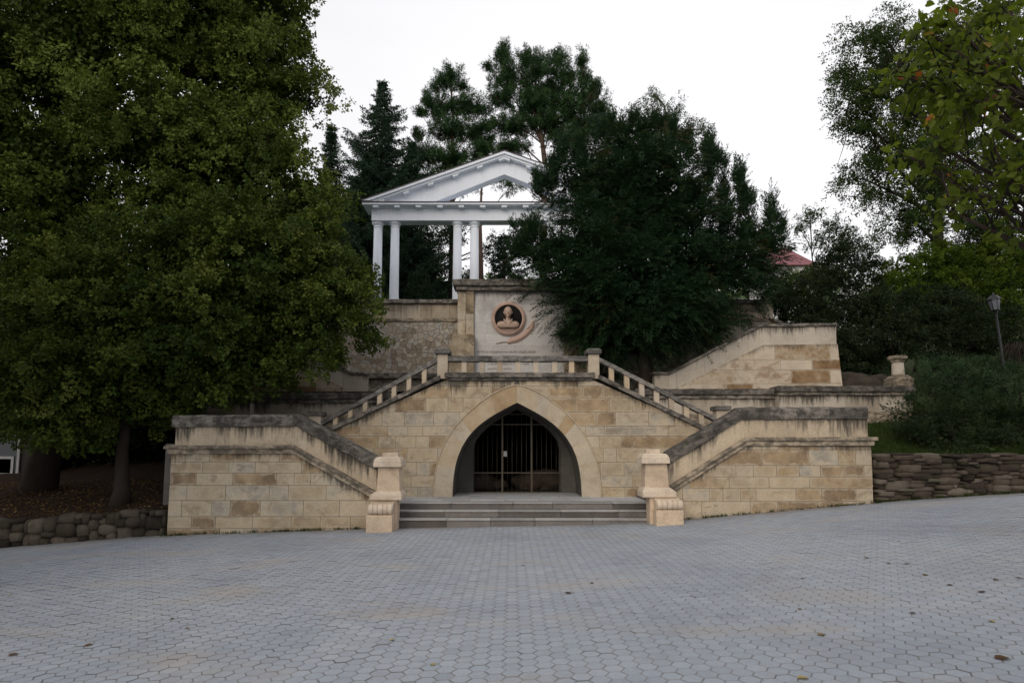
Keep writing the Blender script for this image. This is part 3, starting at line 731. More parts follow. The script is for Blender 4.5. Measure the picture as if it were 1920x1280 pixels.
# back wall of the porch with its own opening, and the cave
YG = 18.28
xg0, xg1 = XZ(888, 900, YG)[0], XZ(1052, 900, YG)[0]
k = 0.90
bi_l = [(max(min(cxm + (x - cxm) * k, cxm), xg0), ZL + (z - ZL) * 0.97) for x, z in AI_L]
bi_l = [(xg0, ZL - 0.1)] + [p for p in bi_l if p[1] > ZL + 0.9]
bi_l[1] = (xg0, bi_l[1][1])
bi_r = [(2 * cxm - x, z) for x, z in bi_l]
mb = MB()
top_z = slabL[1] - 0.1
mb.prism([(-3.0, zb)] + [(xg0, zb)] + bi_l + [(cxm, top_z), (-3.0, top_z)], YG - 0.02, YG + 0.4)
mb.prism([(bi_r[0][0], zb), (3.4, zb), (3.4, top_z), (cxm, top_z)] + bi_r[::-1], YG - 0.02, YG + 0.4)
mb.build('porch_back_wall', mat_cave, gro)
mb = MB()
for poly in ([(-2.6, 18.68), (-2.6, 22.5), (-2.7, 22.5), (-2.7, 18.68)],): pass
mb.box(-2.9, -2.6, 18.68, 27.4, ZL - 0.2, 3.2); mb.box(3.0, 3.3, 18.68, 27.4, ZL - 0.2, 3.2); mb.box(-2.9, 3.3, 27.4, 27.7, ZL - 0.2, 3.2); mb.box(-2.9, 3.3, 18.7, 27.7, 3.2, 3.34)
mb.box(-2.59, 2.99, 18.61, 27.39, ZL - 0.2, ZL - 0.001)
mb.build('cave_chamber', mat_cave_shade, gro)
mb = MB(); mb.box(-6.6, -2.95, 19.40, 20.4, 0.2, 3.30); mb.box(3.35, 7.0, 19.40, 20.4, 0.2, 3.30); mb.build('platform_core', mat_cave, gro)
# rocks inside the cave
def rock_mesh(mb, c, r, seed, tint=0.5, squash=(1, 1, 0.7), n=2, amp=0.35, power=1.0):
    bm = bmesh.new(); bmesh.ops.create_icosphere(bm, subdivisions=n, radius=1.0)
    vs = []; off = Vector((seed * 3.17, seed * 1.3, seed * 7.7))
    for v in bm.verts:
        p = v.co.copy()
        if power != 1.0:
            m = max(abs(p.x), abs(p.y), abs(p.z)); p = p.lerp(p / m, power - 1.0) if power > 1 else p
        d = 1 + amp * mnoise.noise(p * 1.4 + off) + amp * 0.4 * mnoise.noise(p * 3.5 + off)
        vs.append((c[0] + p.x * d * r * squash[0], c[1] + p.y * d * r * squash[1], c[2] + p.z * d * r * squash[2]))
    fs = [tuple(v.index for v in f.verts) for f in bm.faces]; bm.free()
    mb.raw(vs, fs, tint, smooth=True)
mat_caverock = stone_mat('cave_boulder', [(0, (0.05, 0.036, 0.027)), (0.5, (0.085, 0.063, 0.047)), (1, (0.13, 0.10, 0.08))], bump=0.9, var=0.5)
for i, (u, v, rr, lab) in enumerate(((905, 910, 0.40, 'rough boulder on the grotto floor left of the gate door'), (993, 905, 0.46, 'large brown boulder behind the gate door post'),
                                     (1028, 903, 0.52, 'tallest boulder in the grotto right of the gate door'), (1040, 917, 0.26, 'small pale boulder at the right foot of the gate'), (935, 916, 0.25, 'small boulder beside the left boulder in the grotto'))):
    p = P(u, v, 19.9); p.z = ZL + rr * 0.45
    mb = MB(); rock_mesh(mb, p, rr, i + 1, 0.5, (1.15, 0.9, 0.75), 3)
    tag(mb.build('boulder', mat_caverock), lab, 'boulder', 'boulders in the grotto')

# ------------------------------------------------------------------ iron gate
gate = thing('iron_gate', 'brown painted iron bar gate with lock plate closing the arch', 'gate', (cxm, YG - 0.1, ZL))
yg = YG - 0.08
ux = lambda zx: XZ(820 + zx / 5.3333, 850, yg)[0]
vz = lambda zy: XZ(960, 720 + zy / 5.3333, yg)[1]
def gbox(name, x0, x1, z0, z1, d=0.012, mat=mat_iron, bev=0.003):
    mb = MB(); mb.box(x0, x1, yg - d, yg + d, z0, z1); return mb.build(name, mat, gate, bev)
for zx in (650, 942): gbox('gate_post', ux(zx) - 0.026, ux(zx) + 0.026, ZL + 0.01, vz(300), 0.026)
for za, zb_, x0, x1 in ((403, 0, 440, 1130), (885, 0, 365, 1236), (1080, 0, 365, 1236)):
    gbox('cross_rail', ux(x0), ux(x1), vz(za) - 0.014, vz(za) + 0.014, 0.017)
gbox('cross_rail', ux(650), ux(942), vz(300) - 0.012, vz(300) + 0.012, 0.017)
def top_at(x):
    pts = bi_l if x < cxm else bi_r
    pts = sorted(pts[1:], key=lambda p: p[0])
    return float(np.interp(x, [p[0] for p in pts], [p[1] for p in pts]))
for zx in (374, 405, 455, 503, 550, 597, 700, 747, 795, 842, 890, 995, 1042, 1090, 1140, 1188, 1228):
    x = ux(zx); zt = min(top_at(x) - 0.03, vz(302) if 650 < zx < 942 else vz(403))
    mb = MB(); mb.tube([(x, yg, ZL + 0.01), (x, yg, zt)], 0.0062, 8); mb.build('vertical_bar', mat_iron if zx in (503, 597, 747, 842, 890, 1090) else mat_irondark, gate)
mb = MB(); mb.box(ux(661), ux(697), yg - 0.03, yg + 0.02, vz(722), vz(668)); lk = mb.build('lock_plate', mat_lockplate, gate, 0.004)

# ------------------------------------------------------------------ balustrades
def post(mb, u, Y, v0, v1, w, d=0.15, dz=(0, 0), tint=0.5):
    x0, z0 = XZ(u - w / 2, v0, Y); x1, z1 = XZ(u + w / 2, v1, Y)
    # v0 bottom, v1 top; dz slopes both ends (left, right)
    mb.prism([(x0, z0 - dz[0]), (x1, z0 + dz[0]), (x1, z1 + dz[1]), (x0, z1 - dz[1])], Y + 0.02, Y + 0.02 + d, tint)
YB = YA + 0.0
bal = thing('balustrade', 'level grey stone balustrade over the arch, between two capped newel posts', 'balustrade', (cxm, YB, slabL[1]))
for u in (870, 904, 937, 971, 1005, 1040, 1072):
    mb = MB(); post(mb, u, YB, 702, 676, 10, tint=random.uniform(0.1, 1)); mb.build('baluster', mat_baluster, bal, 0.008)
mb = MB(); a = XZ(840, 667, YB); b = XZ(1104, 667, YB); strip_prism(mb, [a, b], M(10.5, YB), YB - 0.03, YB + 0.24, jit=0.006, tint=(0.1, 0.7), rnd=rnd, joint=0.6); mb.build('hand_rail', mat_rail, bal, 0.012)
for u in (830, 1113):
    x0, z0 = XZ(u - 10, 712, YB); x1, z1 = XZ(u + 10, 664, YB)
    mb = MB(); mb.box(x0, x1, YB - 0.06, YB + 0.26, z0 + 0.03, z1, 0.35); np_ = mb.build('newel_post', mat_baluster, bal, 0.012)
    mb = MB(); xc = (x0 + x1) / 2
    mb.box(xc - M(14.5, YB), xc + M(14.5, YB), YB - 0.14, YB + 0.34, z1 + 0.001, z1 + M(8, YB), 0.2)
    mb.frustum(xc - M(14.5, YB), xc + M(14.5, YB), YB - 0.14, YB + 0.34, z1 + M(8, YB) + 0.0005, xc - M(9, YB), xc + M(9, YB), YB - 0.05, YB + 0.25, z1 + M(11, YB), 0.4)
    mb.build('newel_cap', mat_rail, np_, 0.015)
def sloped(label, rail, us, lowu, sgn):
    r0, r1 = [XZ(*p, YB) for p in rail]
    root = thing('balustrade', label, 'balustrade', ((r0[0] + r1[0]) / 2, YB, (r0[1] + r1[1]) / 2 - 0.3))
    mb = MB(); strip_prism(mb, [r0, r1], M(9, YB), YB - 0.02, YB + 0.22, jit=0.005, tint=(0.1, 0.8), rnd=rnd, joint=0.9); mb.build('hand_rail', mat_rail, root, 0.01)
    slope = (r1[1] - r0[1]) / (r1[0] - r0[0])
    for u, vb, vt in us:
        mb = MB(); w = 9; half = M(w / 2, YB)
        post(mb, u, YB, vb + 3, vt - 1, w, dz=(slope * half, slope * half), tint=random.uniform(0.15, 1.0)); mb.build('baluster', mat_baluster, root, 0.007)
    u, v0, v1 = lowu
    mb = MB(); x0, z0 = XZ(u - 11, v0 + 20, YB); x1, z1 = XZ(u + 11, v1 + 7, YB)
    mb.box(x0, x1, YB - 0.04, YB + 0.30, z0, z1, 0.4); nw = mb.build('newel_post', mat_baluster, root, 0.012)
    mb = MB(); mb.box(x0 - 0.05, x1 + 0.05, YB - 0.10, YB + 0.36, z1 + 0.001, z1 + M(8, YB), 0.25); mb.build('newel_cap', mat_rail, nw, 0.012)
ys = lambda u, a, b: a[1] + (b[1] - a[1]) * (u - a[0]) / (b[0] - a[0])
La, Lb = (600, 790), (822, 669); Sa, Sb = (598, 810), (826, 702)
sloped('sloping stone balustrade on the stair left of the arch, below the crazy stone facing', [La, Lb], [(u, ys(u, Sa, Sb), ys(u, La, Lb) + 8) for u in (795, 766, 738, 711, 684, 656, 628)], (591, 800, 772), -1)
Ra, Rb = (1121, 668), (1346, 783); Ta, Tb = (1121, 702), (1336, 806)
sloped('sloping stone balustrade on the stair right of the arch, below the dark yew', [Ra, Rb], [(u, ys(u, Ta, Tb), ys(u, Ra, Rb) + 8) for u in (1147, 1176, 1204, 1232, 1260, 1288, 1316)], (1355, 790, 762), 1)

# ------------------------------------------------------------------ terrace retaining walls behind the stairs
YT = 18.9
def terrace(label, sgn, caps, end_u, base_v, xin):
    root = thing('terrace_wall', label, 'wall', (sgn * 6, YT, 1.8))
    rnd = random.Random(60 + sgn)
    for k, (ua, ub, vt, vb, yo, vbase) in enumerate(caps):
        Y = YT - yo
        x0, zt = XZ(ua, vt, Y); x1, zb2 = XZ(ub, vb, Y)
        th = zt - zb2
        mb = MB(); strip_prism(mb, [(x0, zt), (x1, zt)], th * 0.62, Y - 0.12, Y + 0.55, rnd=rnd, tint=(0.0, 0.5), jit=0.008)
        strip_prism(mb, [(x0 + 0.03, zt - th * 0.621), (x1 - 0.03, zt - th * 0.621)], th * 0.38, Y - 0.06, Y + 0.5, rnd=rnd, tint=(0.3, 0.9), jit=0.006)
        mb.build('cap_slab', mat_coping, root, 0.012)
        zf = 1.5
        mb = MB(); x = x0 + 0.06
        xe = x1 - 0.06
        while x < xe - 0.02:
            w = rnd.uniform(0.8, 1.4); b = min(x + w, xe)
            mb.poly([(x, Y, zf), (b, Y, zf), (b, Y, zb2), (x, Y, zb2)], [(0, 2), (b - x, 2), (b - x, 3), (0, 3)], [(b - x, 5)] * 4, [(x, zb2 - zf), (b, zb2 - zf), (b, 0), (x, 0)], rnd.uniform(0.1, 0.9))
            x = b
        mb.build('wall_face', mat_terr, root, fix=False)
        mb = MB(); mb.box(x0 + 0.06, x1 - 0.06, Y + 0.003, Y + 0.45, zf - 0.6, zb2 - 0.001); mb.build('wall_core', mat_terr, root)
        mb = MB(); bx0, bz = XZ(ua, vbase, Y - 0.25); mb.box(x0 + 0.0, x1 - 0.05, Y - 0.28, Y - 0.002, 0.9, XZ(960, vbase, Y - 0.25)[1], 0.6)
        mb.build('base_course', mat_string, root, 0.02)
    return root
terrace('weathered terrace wall with dark cap slabs, in shade beneath the lime tree', -1, [(345, 473, 733, 755, 0.32, 778), (475, 735, 736, 756, 0.0, 776)], 345, 775, -3)
tw = terrace('pale stained terrace wall with dark cap slabs, above the right wing wall', 1, [(1190, 1454, 729, 747, 0.0, 776), (1456, 1714, 723.5, 741, 0.32, 770)], 1714, 775, 3)
# urn shaped pillar on the end of the right terrace wall
Yp = YT - 0.1
pc = P(1685, 715, Yp); zt = XZ(960, 668, Yp)[1]; z0 = XZ(960, 723.2, Yp - 0.2)[1]
pil = thing('stone_pillar', 'short turned stone pillar with a flared top on the terrace wall end', 'pillar', (pc.x, Yp, z0))
h = zt - z0
mb = MB(); mb.box(pc.x - 0.30, pc.x + 0.30, Yp - 0.26, Yp + 0.26, z0 + 0.002, z0 + h * 0.26, 0.3)
mb.frustum(pc.x - 0.27, pc.x + 0.27, Yp - 0.24, Yp + 0.24, z0 + h * 0.26 + 0.0005, pc.x - 0.19, pc.x + 0.19, Yp - 0.19, Yp + 0.19, z0 + h * 0.36, 0.3)
mb.build('base', mat_string, pil, 0.012)
mb = MB(); mb.lathe([(0.185, h * 0.361), (0.172, h * 0.42), (0.16, h * 0.78)], (pc.x, Yp, z0), 16); mb.build('shaft', mat_terr, pil)
mb = MB(); mb.lathe([(0.17, h * 0.781), (0.19, h * 0.80), (0.20, h * 0.86), (0.26, h * 0.89), (0.275, h * 0.95), (0.265, h)], (pc.x, Yp, z0), 8, smooth=False); mb.build('cap', mat_string, pil, 0.008)

# ------------------------------------------------------------------ flank walls of the upper flights
YF = 19.7
def flank(label, sgn):
    mir = lambda u: u if sgn > 0 else 1914 - u
    rnd = random.Random(80 + sgn)
    q = lambda u, v: XZ(mir(u), v, YF)
    top = [q(1224, 697), q(1254, 697), q(1424, 608), q(1568, 605.5)]
    out = q(1569, 644); base = q(1580, 725)
    root = thing('stair_flank_wall', label, 'wall', (sgn * 7.2, YF, 3.4))
    line = [q(1270, 727), q(1430, 647), q(1569, 645)]
    zb2 = base[1] - 0.3
    if sgn > 0:
        lo = [(q(1276, 730)[0], zb2), (base[0], zb2), line[2], line[1], line[0]]
        up = [(q(1228, 730)[0], zb2), (q(1300, 730)[0], zb2), (line[1][0], line[1][1] - 0.2), (out[0] - 0.02, out[1] - 0.02), (top[3][0], top[3][1] - 0.05), (top[2][0], top[2][1] - 0.05), (top[1][0], top[1][1] - 0.05), (top[0][0] + 0.05, top[0][1] - 0.05)]
    else:
        lo = [(base[0], zb2), (q(1276, 730)[0], zb2), line[0], line[1], line[2]]
        up = [(q(1300, 730)[0], zb2), (q(1228, 730)[0], zb2), (top[0][0] - 0.05, top[0][1] - 0.05), (top[1][0], top[1][1] - 0.05), (top[2][0], top[2][1] - 0.05), (top[3][0], top[3][1] - 0.05), (out[0] + 0.02, out[1] - 0.02), (line[1][0], line[1][1] - 0.2)]
    wt = lin(sorted(line))
    mb = MB(); courses(mb, lo, YF - 0.05, 0.40, (0.6, 1.3), rnd, top=lambda x: wt(x), brown=0.22, jitter=0.003); mb.build('masonry_face', mat_ashlar_up, root, fix=False)
    mb = MB(); mb.prism(lo, YF - 0.040, YF + 0.0); mb.build('wall_core', mat_body, root)
    # parapet panel
    tt = lin(sorted(top)); lo_x, hi_x = min(p[0] for p in top) + 0.05, max(p[0] for p in top) - 0.02
    lf = lin(sorted([(q(1224, 740)[0], q(1224, 740)[1]), (q(1254, 735)[0], q(1254, 735)[1])] + line))
    xs = [lo_x]
    while xs[-1] < hi_x - 0.6: xs.append(xs[-1] + rnd.uniform(0.6, 1.0))
    xs = sorted(set(xs + [hi_x] + [p[0] for p in top if lo_x < p[0] < hi_x] + [p[0] for p in line if lo_x < p[0] < hi_x]))
    mb = MB()
    for a, b in zip(xs[:-1], xs[1:]):
        if b - a < 1e-3: continue
        mb.poly([(a, YF + 0.005, lf(a) - 0.06), (b, YF + 0.005, lf(b) - 0.06), (b, YF + 0.005, tt(b) - 0.04), (a, YF + 0.005, tt(a) - 0.04)], [(0, 2), (b - a, 2), (b - a, 3), (0, 3)], [(b - a, 5)] * 4,
                [(a, tt(a) - lf(a)), (b, tt(b) - lf(b)), (b, 0), (a, 0)], rnd.uniform(0.3, 0.8))
    mb.build('parapet_face', mat_terr, root, fix=False)
    mb = MB(); mb.prism(up, YF + 0.009, YF + 0.34); mb.build('parapet_core', mat_terr, root)
    mb = MB(); strip_prism(mb, top if sgn > 0 else top[::-1], M(5.5, YF), YF - 0.05, YF + 0.40, rnd=rnd, tint=(0.1, 0.9), jit=0.008, chamfer=0.02); mb.build('coping', mat_coping, root, 0.01)
flank('pale weathered stair flank wall rising to the right, behind the right terrace wall', 1)
flank('stair flank wall mostly hidden by the lime tree, sloping down towards the crazy stone facing', -1)
# a far parapet higher up behind the right flank wall
mb = MB(); Yq = 22.5
a, b = XZ(1420, 583, Yq), XZ(1475, 608, Yq)
fp = thing('upper_parapet', 'short dark sloping parapet above the right flank wall, under the yew', 'parapet', (a[0], Yq, a[1] - 0.5))
mb.prism([(a[0], a[1] - 0.9), (b[0] + 0.2, a[1] - 0.9), (b[0] + 0.2, b[1] - 0.16), (b[0], b[1] - 0.06), (a[0], a[1] - 0.06)], Yq, Yq + 0.4); mb.build('wall', mat_tuff, fp)
mb = MB(); strip_prism(mb, [a, b], 0.10, Yq - 0.05, Yq + 0.45); mb.build('coping', mat_coping, fp)

# ------------------------------------------------------------------ centre: monument wall and crazy stone retaining wall
YM = 20.9; YR = 21.5
mon = thing('monument_wall', 'pale stone memorial wall with dark cap slab and rough stone pilasters', 'monument', (0.0, YM, 3.4))
mx = lambda u, Y=YM: XZ(u, 620, Y)[0]
mz = lambda v, Y=YM: XZ(960, v, Y)[1]
zfl = 3.42
x0, x1 = mx(889), mx(1058)
mb = MB(); rows = [mz(v) for v in (706, 664, 655, 617.5, 607, 585, 565, 545)]
cols_ = [x0, mx(913), mx(957), mx(1000), x1]
rows = [zfl, mz(666), mz(648), mz(625), mz(604), mz(583), mz(563), mz(544)]
for za, zb2 in zip(rows[:-1], rows[1:]):
    cx_ = sorted([x0, x1] + [x0 + (x1 - x0) * (i + random.uniform(0.25, 0.75)) / 3 for i in range(3)])
    for a, b in zip(cx_[:-1], cx_[1:]):
        mb.poly([(a, YM, za), (b, YM, za), (b, YM, zb2), (a, YM, zb2)], [(0, 0), (b - a, 0), (b - a, zb2 - za), (0, zb2 - za)], [(b - a, zb2 - za)] * 4,
                [(a, rows[-1] - za), (b, rows[-1] - za), (b, rows[-1] - zb2), (a, rows[-1] - zb2)], random.uniform(0.3, 0.75))
# leave a round opening by building the niche in front of the panel
mb.build('panel_face', mat_panel, mon, fix=False)
mb = MB(); mb.box(mx(858), mx(1089), YM + 0.004, YM + 0.5, zfl, mz(545)); mb.build('wall_core', mat_body, mon)
mb = MB(); xa, xb = XZ(849, 534, YM - 0.25)[0], XZ(1072, 534, YM - 0.25)[0]; zt = XZ(960, 523, YM - 0.25)[1]
strip_prism(mb, [(xa, zt), (xb, zt)], M(13, YM), YM - 0.28, YM + 0.6, jit=0.012, tint=(0.1, 0.7), rnd=rnd, joint=0.7)
strip_prism(mb, [(xa + 0.1, zt - M(13, YM) - 0.001), (xb - 0.1, zt - M(13, YM) - 0.001)], M(8, YM), YM - 0.20, YM + 0.55, jit=0.014, tint=(0.0, 0.5), rnd=rnd, joint=0.7)
mb.build('cap_slab', mat_coping, mon, 0.02)
rq = random.Random(3)
for ua, ub, dy in ((858, 873.5, 0.06), (874, 888.7, 0.10), (1058.3, 1073, 0.10), (1073.5, 1089, 0.06)):
    mb = MB(); z = zfl; a, b = mx(ua), mx(ub)
    while z < mz(546) - 0.05:
        hh = rq.uniform(0.35, 0.75); zt2 = min(z + hh, mz(545))
        d = dy + rq.uniform(-0.015, 0.015)
        yy = YM - d
        mb.raw([(a, yy, z), (b, yy, z), (b, yy, zt2), (a, yy, zt2), (a, YM + 0.3, z), (b, YM + 0.3, z), (b, YM + 0.3, zt2), (a, YM + 0.3, zt2)],
               [(0, 1, 2, 3), (1, 5, 6, 2), (4, 0, 3, 7), (3, 2, 6, 7)], rq.uniform(0.2, 1.0)); z = zt2
    mb.build('pilaster', mat_tuff, mon, 0.015)
for ua, ub in ((838, 889), (1058, 1109)):
    mb = MB(); a, b = XZ(ua, 650, YM - 0.35)[0], XZ(ub, 650, YM - 0.35)[0]; zt2 = XZ(960, 626, YM - 0.35)[1]
    pts = [(a, zfl), (b, zfl), (b, zt2), (a + 0.22, zt2), (a, zt2 - 0.5)] if ua < 900 else [(a, zfl), (b, zfl), (b, zt2 - 0.5), (b - 0.22, zt2), (a, zt2)]
    mb.prism(pts, YM - 0.36, YM - 0.115, 0.55); mb.build('buttress', mat_tuff, mon, 0.02)
def text_mesh(body, x, z, y, size, name, parent):
    cu = bpy.data.curves.new(name, 'FONT'); cu.body = body; cu.size = size; cu.extrude = 0.004; cu.align_x = 'CENTER'; cu.align_y = 'CENTER'
    to = bpy.data.objects.new(name, cu); C.objects.link(to)
    dg = bpy.context.evaluated_depsgraph_get()
    me = bpy.data.meshes.new_from_object(to.evaluated_get(dg))
    bpy.data.objects.remove(to)
    o = bpy.data.objects.new(name, me); C.objects.link(o); me.materials.clear(); me.materials.append(mat_letter)
    o.rotation_euler = (R(90), 0, 0); o.location = (x, y, z)
    if parent:
        o.parent = parent; o.matrix_parent_inverse = Matrix.Translation(parent_world(parent)).inverted()
    return o
text_mesh('РУТЯ И УСЕДРАН НА ЗАЛЕ НАШЕ ДАНЕ', mx(949.5), mz(660), YM - 0.004, 0.098, 'lettering', mon)
plq = thing('memorial_plaque', 'white stone plaque with two lines of small letters behind the balustrade', 'plaque', (mx(967), YM, zfl))
yp = YM - 0.03
zt2, zb2 = mz(676.5), mz(698)
mb = MB(); mb.box(mx(893), mx(1001), yp, YM - 0.003, zb2, zt2, 0.9); mb.build('slab', mat_panel, plq, 0.006)
text_mesh('А ЛАЛААЛ И ВАСЕН ТРА А НАКЕ', mx(953), mz(682.5), yp - 0.004, 0.085, 'lettering', plq)
text_mesh('НАЛЕТАЕ И ЧАЛЕЛ', mx(937), mz(692), yp - 0.004, 0.085, 'lettering', plq)

# medallion with bust
Ym = YM - 0.02
mc = P(953.5, 597.5, Ym); Rr = M(33.2, Ym)
med = thing('portrait_medallion', 'round pink stone medallion ring with dark niche on the memorial wall', 'medallion', (mc.x, Ym, mc.z))
mb = MB(); ri = M(25.8, Ym)
prof = [(Rr, -0.02), (Rr, 0.03), (Rr * 0.965, 0.06), (Rr * 0.93, 0.055), (Rr * 0.92, 0.08), (Rr * 0.87, 0.10), (Rr * 0.81, 0.09), (ri, 0.06), (ri, -0.015)]
vs = []; n = 56
for r_, h_ in prof:
    for k in range(n):
        t = 2 * math.pi * k / n; vs.append((mc.x + r_ * math.cos(t), Ym - h_, mc.z + r_ * math.sin(t)))
fs = [(i * n + k, i * n + (k + 1) % n, (i + 1) * n + (k + 1) % n, (i + 1) * n + k) for i in range(len(prof) - 1) for k in range(n)]
mb.raw(vs, fs, 0.5, True); mb.build('ring', mat_terra, med)
mb = MB(); mb.lathe([(ri + 0.01, -0.012), (ri + 0.01, 0.004)], (mc.x, Ym, mc.z), 48, 'y'); mb.build('niche_back', mat_tile, med)
mb = MB()   # sill at the foot of the niche
zs = mc.z - ri * 0.72
seg = [(mc.x + ri * math.cos(t), mc.z + ri * math.sin(t)) for t in np.linspace(math.pi + math.asin(0.72), 2 * math.pi - math.asin(0.72), 14)]
mb.prism(seg, Ym - 0.10, Ym - 0.005); mb.build('sill', mat_terra, med)
# ribbon-like palm leaf below the ring
def relief(pts, widths, y0, d, name, parent, mat):
    mb = MB(); L = []; Rg = []
    for i, (x, z) in enumerate(pts):
        p0 = pts[max(i - 1, 0)]; p1 = pts[min(i + 1, len(pts) - 1)]
        tx, tz = p1[0] - p0[0], p1[1] - p0[1]; l = math.hypot(tx, tz) or 1
        nx, nz = -tz / l, tx / l; w = widths[i] / 2
        L.append((x + nx * w, z + nz * w)); Rg.append((x - nx * w, z - nz * w))
    n = len(pts); vs = []
    for i in range(n):
        vs += [(L[i][0], y0, L[i][1]), ((L[i][0] * .65 + Rg[i][0] * .35), y0 - d, (L[i][1] * .65 + Rg[i][1] * .35)), ((L[i][0] * .35 + Rg[i][0] * .65), y0 - d, (L[i][1] * .35 + Rg[i][1] * .65)), (Rg[i][0], y0, Rg[i][1])]
    fs = [(i * 4 + q, (i + 1) * 4 + q, (i + 1) * 4 + q + 1, i * 4 + q + 1) for i in range(n - 1) for q in range(3)] + [(0, 1, 2, 3), tuple((n - 1) * 4 + q for q in (3, 2, 1, 0))]
    mb.raw(vs, fs, 0.45); return mb.build(name, mat, parent)
z2 = lambda zx, zy: XZ(900 + zx / 11.633, 550 + zy / 11.633, Ym)
pl = thing('palm_relief', 'pink stone palm leaf relief curling under the medallion', 'relief', (mc.x + 0.3, Ym, mc.z - 0.8))
path = [z2(*p) for p in ((595, 1070), (680, 1030), (780, 1010), (880, 960), (980, 890), (1070, 800), (1130, 720), (1160, 640), (1155, 590))]
relief(path, [M(w * 1.3, Ym) for w in (5, 9, 9.5, 9.8, 9.8, 9.4, 8, 5, 1.5)], Ym + 0.01, 0.06, 'leaf_blade', pl, mat_terra)
relief([z2(*p) for p in ((345, 1085), (400, 1083), (470, 1060), (560, 1050), (610, 1048))], [M(w, Ym) for w in (1.2, 1.6, 1.8, 2, 2)], Ym + 0.01, 0.035, 'leaf_stem', pl, mat_terra)
# bust
def bust():
    root_mat = mat_terra
    zz = lambda zx, zy: z2(zx, zy)
    hc = zz(612, 430); s = M(19.5, Ym) / 2       # half head height
    yb = Ym - 0.14
    bm = bmesh.new()
    def blob(c, r, seg=24, f=None):
        ret = bmesh.ops.create_uvsphere(bm, u_segments=seg, v_segments=seg // 2 + 4, radius=1.0)
        for v in ret['verts']:
            p = v.co.copy(); p = Vector((p.x * r[0], p.y * r[1], p.z * r[2]))
            if f: p = f(p)
            v.co = p + Vector(c)
    H = Vector((hc[0], yb, hc[1]))
    def headshape(p):
        t = p.z / (s * 1.12)
        if t < 0: p.x *= 1 - 0.30 * t * t; p.y *= 1 - 0.12 * t * t
        return p
    blob(H, (s * 0.80, s * 0.95, s * 1.12), 32, headshape)
    blob(H + Vector((0, -s * 0.92, -s * 0.15)), (s * 0.12, s * 0.20, s * 0.27), 12)        # nose
    blob(H + Vector((0, -s * 0.80, s * 0.13)), (s * 0.52, s * 0.16, s * 0.09), 12)         # brow
    blob(H + Vector((0, -s * 0.80, -s * 0.55)), (s * 0.25, s * 0.13, s * 0.055), 12)       # upper lip
    blob(H + Vector((0, -s * 0.78, -s * 0.66)), (s * 0.22, s * 0.12, s * 0.05), 12)        # lower lip
    blob(H + Vector((0, -s * 0.74, -s * 0.93)), (s * 0.26, s * 0.2, s * 0.17), 12)         # chin
    for sx in (-1, 1):
        blob(H + Vector((sx * s * 0.42, -s * 0.58, -s * 0.28)), (s * 0.26, s * 0.2, s * 0.24), 12)   # cheeks
        blob(H + Vector((sx * s * 0.80, -s * 0.05, -s * 0.08)), (s * 0.11, s * 0.18, s * 0.28), 12)  # ears
        blob(H + Vector((sx * s * 0.30, -s * 0.80, s * 0.0)), (s * 0.14, s * 0.07, s * 0.07), 12)    # eyelids
    blob(H + Vector((0, 0.02, -s * 1.35)), (s * 0.48, s * 0.5, s * 0.75), 20)              # neck
    bz = zz(612, 700)
    W = M(21, Ym)
    blob(Vector((hc[0], yb + 0.02, bz[1] - 0.01)), (W * 0.98, 0.115, M(9.5, Ym)), 32, lambda p: Vector((p.x, p.y, p.z if p.z < 0 else p.z * (1.0 - 0.15 * abs(p.x) / W))))
    for sx in (-1, 1):
        blob(Vector((hc[0] + sx * W * 0.62, yb + 0.03, bz[1] + 0.0)), (W * 0.40, 0.10, M(7.2, Ym)), 20)
        bmc = Vector((hc[0] + sx * W * 0.20, yb - 0.075, bz[1] + 0.07))
        blob(bmc, (W * 0.10, 0.035, M(7.5, Ym)), 14, lambda p, sx=sx: Vector((p.x + sx * p.z * 0.55, p.y, p.z)))   # lapels
    cut = bz[1] - M(5.9, Ym)
    for v in bm.verts: v.co.z = max(v.co.z, cut)
    me = bpy.data.meshes.new('bust'); bm.to_mesh(me); bm.free()
    me.materials.append(mat_bust)
    o = bpy.data.objects.new('bust', me); C.objects.link(o)
    m = o.modifiers.new('remesh', 'REMESH'); m.mode = 'VOXEL'; m.voxel_size = 0.009; m.use_smooth_shade = True
    sm = o.modifiers.new('smooth', 'SMOOTH'); sm.iterations = 2; sm.factor = 0.4
    tag(o, 'pink stone bust of a bare headed man in the round niche', 'bust')
bust()

# retaining wall with irregular stone facing
ret = thing('retaining_wall', 'tall retaining wall faced with irregular stones under the white colonnade', 'wall', (-2.5, YR, 3.4))
rx = lambda u: XZ(u, 620, YR)[0]; rz = lambda v: XZ(960, v, YR)[1]
xa, xb = rx(480), rx(1440)
mb = MB(); mb.box(xa, xb, YR, YR + 0.5, 3.0, rz(603)); mb.build('stone_facing', mat_crazy, ret)
mb = MB(); rnd2 = random.Random(9); x = xa
z_b2, z_t2 = rz(597), rz(569.5)
while x < xb:
    w = rnd2.uniform(0.25, 0.95); t = rnd2.uniform(0.5, 1.0)
    if rnd2.random() < 0.35:
        zmid = z_b2 + (z_t2 - z_b2) * rnd2.uniform(0.4, 0.7); parts = [(z_b2, zmid), (zmid, z_t2)]
    else: parts = [(z_b2, z_t2)]
    for za, zc in parts:
        mb.poly([(x, YR + 0.02, za), (x + w, YR + 0.02, za), (x + w, YR + 0.02, zc), (x, YR + 0.02, zc)], [(0, 0), (w, 0), (w, zc - za), (0, zc - za)], [(w, zc - za)] * 4, [(x, z_t2 - za), (x + w, z_t2 - za), (x + w, z_t2 - zc), (x, z_t2 - zc)], rnd2.uniform(0.3, 0.9))
    x += w
